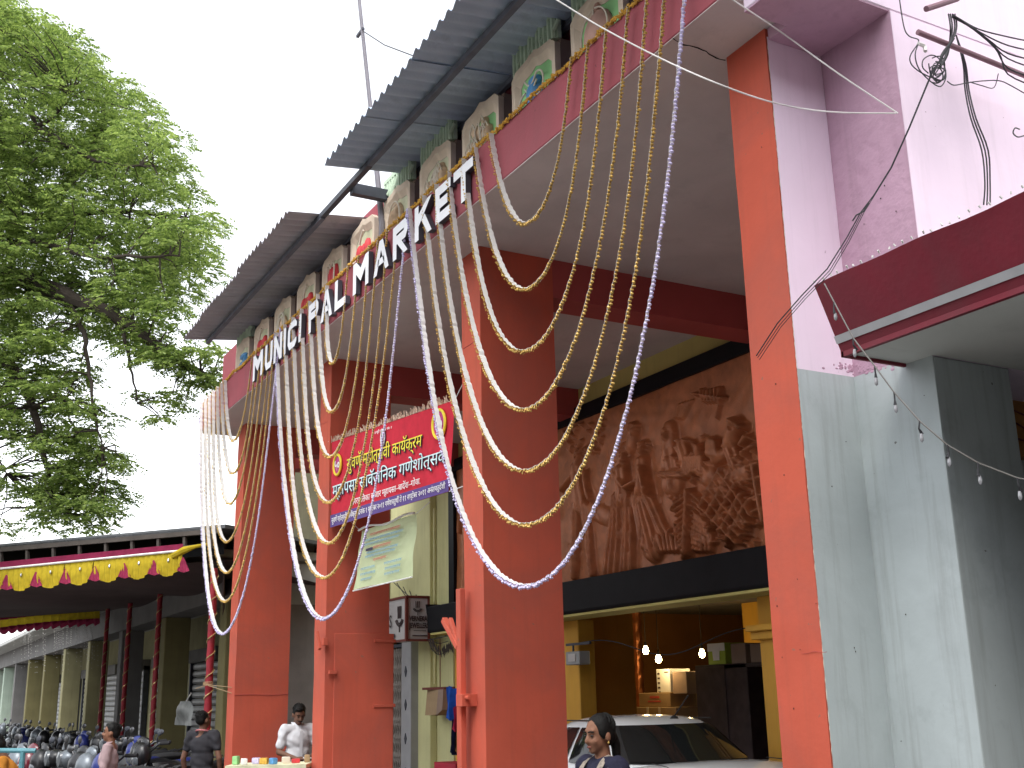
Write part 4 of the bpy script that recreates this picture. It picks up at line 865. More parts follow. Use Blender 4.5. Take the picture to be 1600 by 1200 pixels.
b = MB()
for px, py, pl_ in [(1375, 1010, 'x'), (1335, 1012, 'y'), (1337, 1018, 'y'), (1444, 618, 'x'), (1415, 960, 'x'), (1382, 1070, 'x'), (1408, 1158, 'x'), (1300, 760, 'y'), (1322, 690, 'y'), (1400, 330, 'x'), (1382, 290, 'x'), (1350, 350, 'x'), (1376, 310, 'x')]:
    p = ony(px, py, 4.508) if pl_ == 'y' else onx(px, py, 4.724); b.ell(p, .0035 if pl_ == 'y' else .002, .002 if pl_ == 'y' else .0035, random.uniform(.002, .006), 6, 4)
for px, py in [(1225, 742), (1214, 947), (1275, 943), (1240, 1107), (1212, 600), (1222, 1027), (1190, 230), (1250, 1015), (1246, 905)]:
    p = onx(px, py, 4.297); b.ell(p, .002, random.uniform(.002, .0045), random.uniform(.002, .006), 6, 4)
o = b.build('wall_pits', m_bark, PK); tag(o, kind='stuff')
CN = thing('shop_canopy', 'dark maroon shop canopy with a pale grey stripe projecting at the right', 'canopy', (5, 1.5, 3.39))
yE = 4.14; y9 = -3.
def cpro(t):   # front profile
    return Vector((4.12+.15*t, 0, 3.75-.36*t))
P = []; nu, nv = 60, 12
for i in range(nu):
    for j in range(nv):
        q = cpro(j/(nv-1)); y = yE+(y9-yE)*i/(nu-1); P.append((q.x+.0015*math.sin(i*.9+j*.3), y, q.z+(.004*math.sin(i*1.3)+.004*math.sin(i*.5) if j == 0 else 0)))
b = MB(); b.grid(P, nu, nv); N_ = len(P); b.add([(p[0]+.03, p[1], p[2]) for p in P], [tuple(reversed((i*nv+j, (i+1)*nv+j, (i+1)*nv+j+1, i*nv+j+1))) for i in range(nu-1) for j in range(nv-1)])
b.build('front', m_canopy, CN, smooth=True, angle=50)
q0, q1 = cpro(.75), cpro(.86)
b = MB(); b.add([(q0.x-.009, yE, q0.z), (q0.x-.009, y9, q0.z), (q1.x-.009, y9, q1.z), (q1.x-.009, yE, q1.z)], [(0, 1, 2, 3)]); b.build('stripe', m_stripe, CN)
m_csoff = M('canopy_soffit', (.62, .63, .60), .8, .08, 1.5, .05, 20, stain=.2)
MB().box(4.285, 4.728, 3.946, 4.13, 3.39, 3.43).build('soffit', m_csoff, CN); MB().box(4.29, 9, y9, 3.945, 3.39, 3.43).build('soffit', m_csoff, CN)
MB().box(4.262, 4.29, y9, yE-.005, 3.372, 3.40).build('lower_trim', m_canopy, CN); MB().box(4.262, 4.72, 4.122, 4.14, 3.372, 3.43).build('end_trim', m_canopy, CN)
MB().box(4.3, 9, y9, 3.94, 3.66, 3.68).build('roof', m_concrete, CN)
b = MB()
for i in range(64):
    y = yE-.02-.055*i*1.; p = Vector((4.115, y+random.uniform(-.012, .012), 3.752+random.uniform(0, .012))); b.tube([p, p+Vector((random.uniform(-.012, .004), random.uniform(-.006, .006), .012))], .005, 5)
o = b.build('rim_lights', m_rope, CN); tag(o, kind='stuff')
# string of small lamps drooping from the canopy
SLp = [(1288, 443, 5.72), (1333, 528, 5.45), (1363, 567, 5.35), (1397, 613, 5.2), (1437, 658, 5.1), (1480, 695, 5.0), (1528, 723, 4.95), (1590, 747, 4.9), (1640, 755, 4.85)]
pts = [at(*p) for p in SLp]
ST = thing('string_lights', 'unlit string of small clear bulbs drooping from the canopy corner', 'string lights', pts[3])
MB().tube(pts, .0035, 6).build('wire', M('grey_wire', (.18, .17, .16), .7), ST, smooth=True)
m_clear = M('clear_bulb', (.34, .34, .36), .2, .05, spec=.8)
for i, f_ in enumerate(((0.35, 0), (1, .12), (2.1, .3), (3.0, 0), (4, .1), (5, .05), (6, .1), (7, .1))):
    t = f_[0]; k = int(t); p = pts[k].lerp(pts[min(k+1, len(pts)-1)], t-k)
    bu = MB(); bu.tube([p, p+Vector((random.uniform(-.012, .012), 0, -.035)), p+Vector((random.uniform(-.02, .02), 0, -.06))], [.004, .004, .008], 6); h_ = bu.build('holder', m_wire, ST)
    bu = MB(); bu.lathe(p+Vector((0, 0, -.098)), [(.002, 0), (.008, .008), (.009, .022), (.006, .04)], 10); bu.build('bulb', m_clear, h_, smooth=True)
# little painted sign glimpsed under the canopy
BS = thing('brick_pattern_board', 'orange board with a dark brick-like pattern under the canopy at the right edge', 'board', (5.8, 4.45, 2.3))
A, B = ony(1575, 620, 4.45), ony(1590, 715, 4.45); z0, z1 = B.z, A.z; x0 = A.x
MB().box(x0, x0+1.2, 4.43, 4.497, z0, z1).build('board', M('orange_board', (.42, .19, .05), .7, .25, 8), BS)
b = MB()
for k in range(1, 4): z = z0+(z1-z0)*k/4; b.tube([(x0+.01+i*.1, 4.426, z+.02*math.sin(i*2+k)) for i in range(12)], .007, 4)
for k in range(12): x = x0+.12+.1*k; z = z0+(z1-z0)*(k % 4)/4; b.tube([(x, 4.426, z+.02), (x+.03, 4.426, z+(z1-z0)/4)], .006, 4)
b.build('joints', m_signframe, BS)

# pipes, cable tangle, ropes on the pink wall
yW = 3.93
def pipe(label, p, q, r_):
    T = thing('wall_pipe', label, 'pipe', p); MB().tube([p, q], r_, 10).build('tube', M('pinkish_pipe', (.25, .14, .17), .6) if 'pinkish_pipe' not in bpy.data.materials else bpy.data.materials['pinkish_pipe'], T, smooth=True); return T
pA = ony(1434, 50, 3.75); pB = ony(1625, 128, 3.75); pipe('long pinkish pipe running off right across the pink wall', pA, pB, .016)
pA2 = ony(1447, 14, 3.72); pB2 = ony(1496, -2, 3.72); pipe('short pink pipe stub at the top of the pink wall', pA2, pB2, .017)
CT = thing('cable_tangle', 'tangle of thin dark cables bunched round the pipes on the pink wall', 'cables', ony(1490, 60, 3.7))
def cable(pts, r_=.0035, y=3.72, parent=CT, mat=None, name='cable', nsub=4):
    q = [ony(px, py, y+random.uniform(-.03, .03)) for px, py in pts]; out = []
    for i in range(len(q)-1):
        p0, p1, p2, p3 = q[max(i-1, 0)], q[i], q[i+1], q[min(i+2, len(q)-1)]
        for t in np.linspace(0, 1, nsub, endpoint=False): t = float(t); out.append(.5*((2*p1)+(p2-p0)*t+(2*p0-5*p1+4*p2-p3)*t*t+(3*p1-p0-3*p2+p3)*t**3))
    out.append(q[-1]); b = MB(); b.tube(out, r_, 5); return b.build(name, mat or m_wire, parent, smooth=True)
cable([(1405, -5), (1412, 40), (1420, 56), (1435, 62), (1432, 72)])
cable([(1432, 72), (1422, 88), (1425, 102), (1442, 115), (1462, 122), (1475, 112)]); cable([(1436, 66), (1430, 85), (1436, 108), (1455, 128), (1470, 135), (1478, 120), (1474, 100), (1462, 96)])
for k in range(7):
    cx, cy, r_ = 1462+random.uniform(-6, 8), 106+random.uniform(-10, 12), random.uniform(9, 17); cable([(cx+r_*math.cos(a)*random.uniform(.8, 1.1), cy+r_*1.1*math.sin(a)*random.uniform(.8, 1.1)) for a in np.linspace(k, k+5.5, 8)], .0035)
for dx in (0, 4, -3, 7): cable([(1485+dx, 22), (1488+dx, 40), (1486+dx*.5, 60), (1478-dx, 85), (1470, 104)], .005)
for k in range(6): cable([(1488, 22+k), (1500+4*k, 30+3*k), (1530+6*k, 46+7*k), (1575, 60+11*k+random.uniform(-6, 6)), (1625, 68+14*k)], .0045)
for k in range(3): cable([(1494, 55), (1505+2*k, 100), (1508+3*k, 140), (1517+4*k, 185), (1534+5*k, 235), (1539+4*k, 285), (1537+5*k, 320)], .0045, 3.8)
cable([(1508, 130), (1530, 127), (1560, 126), (1580, 134), (1625, 160)]); cable([(1508, 130), (1490, 133), (1480, 127)]); cable([(1515, 128), (1535, 134), (1553, 137), (1560, 115)], .003)
cable([(1600, 212), (1590, 214), (1583, 208), (1586, 200), (1593, 202)], .004)
cable([(1435, 68), (1444, 72), (1446, 80)], .011, mat=m_rope)
# long service cable from the tangle down past the orange pillar
CS = thing('service_cable', 'long dark twisted cable slanting from the tangle down across the orange end pillar', 'cable', onx(1340, 330, 4.0))
px = [(1490, 60, 5.55), (1455, 115, 5.5), (1420, 200, 5.5), (1392, 262, 5.5), (1365, 305, 5.48), (1345, 332, 5.46), (1322, 372, 5.45), (1293, 420, 5.44), (1252, 462, 5.44), (1215, 505, 5.5), (1182, 556, 5.62)]
for k in range(3):
    q = [at(a+random.uniform(-1, 1)*(1 if 3 < i else .3)+k*2.5*(1 if i > 4 else .3), b_+k*(3 if i > 5 else 0), d_) for i, (a, b_, d_) in enumerate(px)]; b = MB(); b.tube(q, .0032 if k == 0 else .002, 5); b.build('strand', m_wire, CS, smooth=True)
q = [at(a, b_, 5.44) for a, b_ in ((1358, 318), (1350, 330), (1338, 336), (1332, 345))]; MB().tube(q, .004, 5).build('splice', m_wire, CS)
hk = ony(1409, 181, 3.9)
def rope(label, pts):
    q = [at(*p) for p in pts]; out = []
    for i in range(len(q)-1):
        p0, p1, p2, p3 = q[max(i-1, 0)], q[i], q[i+1], q[min(i+2, len(q)-1)]
        for t in np.linspace(0, 1, 6, endpoint=False): t = float(t); out.append(.5*((2*p1)+(p2-p0)*t+(2*p0-5*p1+4*p2-p3)*t*t+(3*p1-p0-3*p2+p3)*t**3))
    out.append(q[-1]); b = MB(); b.tube(out, .0042, 6); return tag(b.build('rope', m_rope, smooth=True), label, 'rope', 'white ropes tied to the pink wall')
dh = (Vector(hk)-Vector((0, 0, EYE))).dot(Vector(CF))
rope('white rope sagging across the garlands to the pink wall', [(820, -30, 6.4), (870, 0, 6.3), (940, 43, 6.2), (1040, 95, 6.0), (1140, 138, 5.8), (1220, 163, dh+.15), (1300, 175, dh+.05), (1400, 177, dh)])
rope('taut white rope slanting down from above the end pillar to the pink wall', [(1110, -25, 5.9), (1145, 0, 5.8), (1220, 50, dh+.2), (1310, 115, dh+.1), (1403, 177, dh)])

# ================================================================== SHOP ROW BEYOND THE PORTICO (far left)
RW = thing('shop_row', 'long low row of shops with cream columns and rolling shutters receding down the street', 'building', (6.5, 38, 0))
m_col = [M('cream_column', (.30, .28, .15), .85, .15, 2, .1, 40, streak=.4), M('olive_column', (.17, .15, .065), .85, .15, 2, .1, 40, streak=.4), M('mint_column', (.36, .44, .36), .85, .12, 2, .1, 40, streak=.3), M('grey_column', (.15, .145, .14), .85, .15, 2, .1, 40, streak=.3)]  # olive and grey are deepened for the shade under the shelter
m_shut = M('shutter_grey', (.30, .30, .30), .5, .15, 2, metal=.3); m_white_eave = M('limewashed_eave', (.42, .42, .40), .8, .15, 2, streak=.4)
YC = [19.75+4.78*k for k in range(10)]
for k, y in enumerate(YC):
    MB().box(5.2, 5.72, y, y+.42, 0, 3.42).build('column', m_col[[1, 1, 3, 0, 0, 1, 1, 3, 2, 2][k]], RW, bevel=.015)
    if k < 9:
        s = part_empty('rolling_shutter', (7.9, y+2.4, 0), RW)
        for j in range(14):       # slats of the shutter
            z = .1+.19*j; b = MB(); b.prism([(0, 0), (.03, .05), (.03, .12), (0, .17)], (7.9, y+.9, z), (-1, 0, 0), (0, 0, 1), (0, 1, 0), 3.0); b.build('slat', m_shut, s)
        MB().box(7.8, 7.98, y+.8, y+.9, 0, 2.9).build('guide', m_steel, s); MB().box(7.8, 7.98, y+3.9, y+4.0, 0, 2.9).build('guide', m_steel, s)
        MB().box(7.7, 8.0, y+.8, y+4.0, 2.76, 3.1).build('hood', m_col[3], s)
MB().box(5.15, 5.75, 19.3, 66, 3.42, 4.05).build('lintel_beam', m_col[3], RW)
MB().box(4.4, 8.3, 19.2, 66, 4.05, 4.2).build('eave_slab', m_white_eave, RW, bevel=.02)
MB().box(8.0, 8.3, 19.3, 66, 0, 4.05).build('back_wall', m_col[0], RW)
MB().box(5.76, 8.0, 19.3, 19.5, 0, 4.05).build('end_wall', m_concrete, RW)
MB().box(5.25, 7.9, 19.28, 19.3, 3.3, 4.0).build('end_fascia', m_white_eave, RW)
b = MB()
for i in range(14):     # tile courses on the end gable
    b.tube([(4.7+.26*i, 19.3, 4.26+.012*(i % 3)), (4.7+.26*i, 24, 4.4)], .09, 7)
b.build('roof_tiles', M('dark_roof_tile', (.10, .075, .07), .9, .3, 5), RW, smooth=True)
# bag-like sack and small notices hanging in the row
SK = thing('white_sack', 'pale plastic sack hanging on the olive column behind the man in the dark shirt', 'sack', (5.1, 24.5, 1.2))
a = onx(278, 1096, 5.1); c = onx(302, 1134, 5.1); b = MB(); P = []
for i in range(9):
    for j in range(9):
        u, v = i/8, j/8; P.append((5.08-.10*math.sin(math.pi*u)*math.sin(math.pi*min(1, .2+v))+.02*math.sin(7*u+5*v), a.y+(c.y-a.y)*(u if v > .3 else .5+(u-.5)*(.55+1.5*v)), a.z+(c.z-a.z)*v))
b.grid(P, 9, 9); b.build('bag', M('sack_white', (.26, .27, .26), .5, .3, 6), SK, smooth=True); MB().tube([(5.1, (a.y+c.y)/2, a.z), (5.19, (a.y+c.y)/2, a.z+.15)], .012, 5).build('handle', m_rope, SK)
# trees far down the street close the view
# ================================================================== PANDAL (festive cloth shelter over the street)
P0 = Vector((4.3, 18.0, 0)); PD = Vector((-.57, .82, 0)).normalized(); PN = Vector((.82, .57, 0)).normalized()
def pl(px, py, back=0.): return onplane(px, py, P0+PN*back, PN)
PA = thing('festival_shelter', 'dark cloth-covered festival shelter with wrapped poles spanning the street', 'shelter', (3, 20, 0))
m_tarp = M('dark_tarp', (.075, .045, .045), .8, .25, 1.5, .1, 20); m_pdark = M('shelter_sheet', (.10, .105, .11), .7, .2, 1.5, .08, 30); m_pbrown = M('shelter_timber', (.07, .058, .05), .8, .25, 4)
L0, L1 = pl(-160, 864)+(pl(-160, 864)-pl(352, 819))*1.4, pl(352, 819)
b = MB(); bk = PN*8.0; b.add([L0, L1, L1+bk, L0+bk, L0+Vector((0, 0, -.06)), L1+Vector((0, 0, -.06)), L1+bk+Vector((0, 0, -.06)), L0+bk+Vector((0, 0, -.06))], [(0, 1, 2, 3), (7, 6, 5, 4), (0, 4, 5, 1), (1, 5, 6, 2), (2, 6, 7, 3), (3, 7, 4, 0)]); b.build('roof_sheet', m_pdark, PA)
b = MB(); b.bar(pl(-160, 872, .03), pl(345, 828, .03), .06, .10); b.build('front_rail', m_pbrown, PA)
for k in range(11):
    px = -80+41*k; t = (px+160)/512; b = MB(); b.bar(pl(px, 868-44*t+3, .05), pl(px, 903-49*t, .05), .05, .05); b.build('upright', m_pbrown, PA)
b = MB(); b.add([pl(-160, 866, .5), pl(350, 824, .5), pl(350, 866, .5), pl(-160, 910, .5)], [(0, 1, 2, 3)]); b.build('recess_shade_sheet', m_black, PA)  # black sheet standing in for the shade below the roof
b = MB(); b.bar(pl(-160, 902, .0), pl(322, 852, .0), .05, .05); b.build('valance_rail', m_pbrown, PA)
# sagging ceiling cloth
P = []; nu, nv = 26, 14
for i in range(nu):
    u = i/(nu-1); fa, fb = pl(-160, 912, .1), pl(360, 864, .1); f0 = fb+(fa-fb)*(2.4*(1-u)) 
    for j in range(nv):
        v = j/(nv-1); q = f0+PN*(8*v); zb_c = pl(75, 960, 8).z; z = (f0.z-.10)*(1-v)+(zb_c-.55*max(0, u-.72)*4)*v-.14*math.sin(math.pi*v)*(1+.4*math.sin(u*24)); P.append((q.x, q.y, z))
b = MB(); b.grid(P, nu, nv); b.build('ceiling_cloth', m_tarp, PA, smooth=True)
# side cloth hanging at the right end
b = MB(); P = []
for i in range(20):
    u = i/19; q0 = pl(352, 862, .15+u*7.8)
    for j in range(6):
        v = j/5; P.append((q0.x+.05*math.sin(u*40)*v, q0.y+.03*math.sin(u*33)*v, q0.z-.1-v*(.9-.25*math.sin(u*9))))
b.grid(P, 20, 6); b.build('side_cloth', m_tarp, PA, smooth=True)
def wrapped_pole(px, depth, ztop, r_, bright):
    q = at(px, 1100, depth); T = part_empty('wrapped_pole', (q.x, q.y, 0), PA)
    b = MB(); b.tube([(q.x, q.y, z) for z in np.linspace(0, ztop, 30)], [r_*(1+.08*math.sin(i*2.1)) for i in range(30)], 12); b.build('red_cloth', M('pole_red', (.24, .012, .022), .6, .25, 12) if 'pole_red' not in bpy.data.materials else bpy.data.materials['pole_red'], T, smooth=True)
    b = MB(); n_ = int(ztop/.018); b.tube([(q.x+r_*1.06*math.cos(i*.42), q.y+r_*1.06*math.sin(i*.42), i*.018) for i in range(n_)], .009, 5); b.build('tinsel', M('tinsel_gold', (.72, .52, .25), .25, .3, 50, metal=.6) if 'tinsel_gold' not in bpy.data.materials else bpy.data.materials['tinsel_gold'], T, smooth=True)
wrapped_pole(325, 16.2, 3.6, .055, 1); wrapped_pole(240, 21.5, 3.9, .05, 0); wrapped_pole(193, 24, 4.0, .05, 0); wrapped_pole(158, 27, 4.0, .05, 0); wrapped_pole(-70, 20, 4.0, .05, 0)
# scalloped valance
VL = thing('yellow_valance', 'yellow scalloped cloth valance with pink fans along the front of the shelter', 'valance', pl(140, 890))
m_vy = clothmat('valance_yellow', (.56, .42, .03), .3, .25); m_vp = clothmat('valance_pink', (.34, .035, .09), .25, .3); m_vd = clothmat('valance_maroon', (.22, .02, .06), .15, .2)
def vtop(px): return 902-48*(px+160)/482
NS = 9; sw = 46
for k in range(NS):
    a, c = -128+sw*k, -128+sw*(k+1); P = []; nu, nv = 25, 9
    for i in range(nu):
        u = i/(nu-1); px = a+(c-a)*u; dep = 39*(.50+.50*math.sin(math.pi*min(1, max(0, u)))**.7)
        for j in range(nv):
            v = j/(nv-1); q = pl(px, vtop(px)+2+dep*v, -.05); q += PN*(-.02*math.sin(u*34+k)*(.25+v)-.03*math.sin(v*2.5)); P.append(q)
    b = MB(); b.grid(P, nu, nv); b.build('scallop', m_vy, VL, smooth=True)
    # fan between the scallops
    px0 = c; y_ = vtop(px0); P = []
    for i in range(9):
        u = (i/8-.5)
        for j in range(5): v = j/4; q = pl(px0+u*18*(.12+v), y_+13+24*v-3*abs(u)*v*2, -.09); q += PN*(-.015*math.sin(i*3.14)+.03*(i % 2)*v*.5); P.append(q)
    b = MB(); b.grid(P, 9, 5); b.build('fan', m_vp, VL, smooth=False)
    q = pl((a+c)/2, y_+18, -.09); b = MB(); b.ell(q, .02, .03, .035, 8, 5); b.build('mirror_disc', m_chrome, VL)
b = MB(); b.add([pl(-160, vtop(-160)-8, -.06), pl(286, vtop(286)-8, -.06), pl(286, vtop(286)+2, -.06), pl(-160, vtop(-160)+2, -.06)], [(0, 1, 2, 3)]); b.build('header_band', m_vd, VL)
b = MB(); b.tube([pl(-160+446*t, vtop(-160+446*t)+2.5, -.08) for t in np.linspace(0, 1, 20)], .018, 5); b.build('white_piping', m_rope, VL)
b = MB(); b.tube([pl(270, vtop(270)+10, -.08), pl(288, vtop(286)+2, -.08), pl(305, 854, -.08), pl(325, 850, -.05)], [.05, .06, .03, .02], 8); b.build('twisted_end', m_vy, VL, smooth=True)
# the second, zigzag valance deeper in
VB = thing('zigzag_valance', 'yellow cloth valance with pink zigzag hem deeper inside the shelter', 'valance', pl(70, 975, 8))
def v2(px): return 985-33*((px+100)/255)-6*math.sin(math.pi*(px+100)/255)+12*max(0, (60-px)/160)*0
def strip(n0, n1, mat, name, zig=0, out=0.):
    P = []; nu = 110
    for i in range(nu):
        px = -100+255*i/(nu-1); zz = zig*(abs((px/13) % 1-.5)*2)
        for j in range(5): v = j/4; q = pl(px, v2(px)+n0*(1)+(n1+zz-n0)*v, 8.-out); q += PN*.04*math.sin(i*1.1); P.append(q)
    b = MB(); b.grid(P, nu, 5); b.build(name, mat, VB, smooth=True)
strip(-2, 3, m_vd, 'band'); strip(3, 16, m_vy, 'yellow_cloth'); strip(14, 27, m_vp, 'pink_frill', zig=-6, out=.06); strip(15, 20, m_vd, 'zigzag', zig=-7, out=.1)
b = MB()
for k in range(60):
    px = random.uniform(20, 165); py0 = v2(min(px, 150))+26; L_ = random.uniform(8, 70); q = pl(px, py0, 9.5); r2 = pl(px+random.uniform(-2, 2), py0+L_, 9.5)
    for t in np.arange(0, 1, .12): b.octa(q.lerp(r2, float(t)), .012)
TS = b.build('tinsel_curtain', M('tinsel_silver', (.5, .48, .44), .3, .3, 30, metal=.6)); tag(TS, 'sparse curtain of hanging silver tinsel under the zigzag valance', 'tinsel', kind='stuff')

# ================================================================== MOTORBIKES
m_lens = glass('headlamp_glass', (.10, .11, .12), .1); m_bchrome = M('dull_chrome', (.10, .10, .105), .35, .15, 6, metal=.8)
def make_bike(mat_body, label, group):
    T = thing('motorbike', label, 'motorbike', (0, 0, 0), group); 
    def wheel(y):
        wp = part_empty('wheel', (0, y, .30), T); b = MB(); b.tube([(0, y+.25*math.cos(a), .30+.25*math.sin(a)) for a in np.linspace(0, 2*math.pi, 20, endpoint=False)], .05, 8, closed=True); b.build('tyre', m_rubber, wp, smooth=True)
        b = MB(); b.tube([(0, y+.21*math.cos(a), .30+.21*math.sin(a)) for a in np.linspace(0, 2*math.pi, 18, endpoint=False)], .018, 6, closed=True)
        for a in np.linspace(0, 2*math.pi, 6, endpoint=False): b.bar((0, y, .3), (0, y+.2*math.cos(a), .3+.2*math.sin(a)), .03, .02)
        b.lathe((-.05, y, .30), [(.05, 0), (.06, .03), (.06, .07), (.05, .1)], 10, (1, 0, 0)); b.build('rim', m_bchrome, wp, smooth=True)
    wheel(.64); wheel(-.62)
    b = MB()
    for s in (-1, 1): b.tube([(s*.075, .64, .30), (s*.08, .52, .62), (s*.085, .42, .92)], [.022, .024, .024], 8)
    b.build('fork', m_bchrome, T, smooth=True)
    b = MB(); b.tube([(0, .40, .84), (0, .1, .66), (0, -.3, .62), (0, -.62, .70)], .03, 8); b.tube([(0, .38, .78), (0, .25, .35), (0, -.15, .28), (0, -.3, .55)], .024, 8)
    for s in (-1, 1): b.tube([(s*.07, -.15, .30), (s*.09, -.62, .30)], .022, 6); b.tube([(s*.1, -.6, .32), (s*.11, -.45, .66)], .024, 6)
    b.build('frame', m_steel, T, smooth=True)
    b = MB(); b.ell((0, .06, .40), .13, .17, .14, 10, 7); b.lathe((0, .14, .45), [(.09, 0), (.10, .05), (.08, .06), (.10, .11), (.08, .12), (.09, .18)], 10, (0, .35, 1)); b.build('engine', m_bchrome, T, smooth=True)
    b = MB(); P = []
    for i in range(9):
        t = i/8; y = .36-.46*t; wd = .04+.11*math.sin(math.pi*min(1, .12+t*.8))**.7; ht = .11*math.sin(math.pi*min(1, .18+t*.66))
        for k in range(10): a = 2*math.pi*k/10; P.append((wd*math.cos(a), y, .78-.06*t+ht*math.sin(a)))
    b.add(P, [(i*10+k, i*10+(k+1) % 10, (i+1)*10+(k+1) % 10, (i+1)*10+k) for i in range(8) for k in range(10)]+[tuple(range(10)), tuple(80+k for k in range(9, -1, -1))]); b.build('fuel_tank', mat_body, T, smooth=True)
    b = MB(); P = []
    for i in range(10):
        t = i/9; y = -.06-.66*t; wd = .09+.05*math.sin(math.pi*t); zt = .76-.03*math.sin(math.pi*t)+.06*t*t
        for k in range(10): a = 2*math.pi*k/10; P.append((wd*math.cos(a), y, zt+.045*math.sin(a)))
    b.add(P, [(i*10+k, i*10+(k+1) % 10, (i+1)*10+(k+1) % 10, (i+1)*10+k) for i in range(9) for k in range(10)]+[tuple(range(10)), tuple(90+k for k in range(9, -1, -1))]); b.build('seat', m_rubber, T, smooth=True)
    for s in (-1, 1):
        b = MB(); b.prism([(-.1, 0), (.14, -.06), (.2, .12), (-.3, .2), (-.34, .12)], (s*.1, -.2, .5), (0, 1, 0), (0, 0, 1), (s, 0, 0), .035); b.build('side_panel', mat_body, T, bevel=.01)
    b = MB(); b.tube([(-.36, .26, 1.02), (-.24, .34, 1.03), (-.08, .40, .95), (.08, .40, .95), (.24, .34, 1.03), (.36, .26, 1.02)], .014, 8); hb = b.build('handlebar', m_bchrome, T, smooth=True)
    for s in (-1, 1):
        b = MB(); b.tube([(s*.26, .33, 1.03), (s*.37, .25, 1.02)], .021, 8); b.build('grip', m_rubber, hb)
        b = MB(); b.tube([(s*.22, .35, 1.03), (s*.25, .37, 1.10), (s*.28, .36, 1.14)], .008, 6); b.ell((s*.31, .36, 1.16), .06, .018, .038, 10, 6); b.build('mirror', m_bchrome if s > 0 else m_steel, T, smooth=True)
    b = MB(); b.lathe((0, .42, .88), [(.05, 0), (.095, .05), (.105, .12), (.10, .14)], 14, (0, 1, -.1)); hl = b.build('headlight', mat_body, T, smooth=True)
    b = MB(); b.lathe((0, .563, .865), [(.09, 0), (.07, .02), (.02, .03)], 14, (0, 1, -.1)); b.build('lens', m_lens, hl, smooth=True)
    for y, a0, a1 in ((.64, .25, 2.6), (-.62, .35, 2.9)):
        P = []
        for i in range(10):
            a = a0+(a1-a0)*i/9; aa = a if y > 0 else math.pi-a
            for x_ in (-.075, -.04, .04, .075): rr = .335+(.0 if abs(x_) > .05 else .02); P.append((x_, y+rr*math.cos(aa), .30+rr*math.sin(aa)))
        b = MB(); b.grid(P, 10, 4); b.build('mudguard', mat_body, T, smooth=True)
    b = MB(); b.tube([(.12, .2, .38), (.14, .1, .24), (.15, -.2, .24), (.16, -.75, .32)], [.022, .022, .045, .05], 10); b.build('exhaust', m_bchrome, T, smooth=True)
    b = MB(); b.box(-.06, .06, -.80, -.74, .66, .74); b.build('tail_light', m_red, T, bevel=.01)
    for s in (-1, 1): b = MB(); b.ell((s*.14, -.74, .70), .03, .03, .022, 8, 5); b.build('indicator', m_gold, T, smooth=True)
    b = MB(); b.ell((0, .47, .93), .15, .12, .17, 14, 9); b.ell((0, .42, 1.06), .12, .05, .10, 12, 8); b.build('cowl', mat_body, T, smooth=True)
    for s in (-1, 1): b = MB(); b.ell((s*.10, .24, .60), .05, .20, .17, 12, 8); b.build('shroud', mat_body, T, smooth=True); b = MB(); b.ell((s*.085, -.48, .72), .06, .30, .085, 12, 8); b.build('tail_panel', mat_body, T, smooth=True)
    b = MB(); b.tube([(-.13, -.75, .78), (-.13, -.86, .82), (.13, -.86, .82), (.13, -.75, .78)], .012, 6); b.build('grab_rail', m_bchrome, T, smooth=True)
    return T
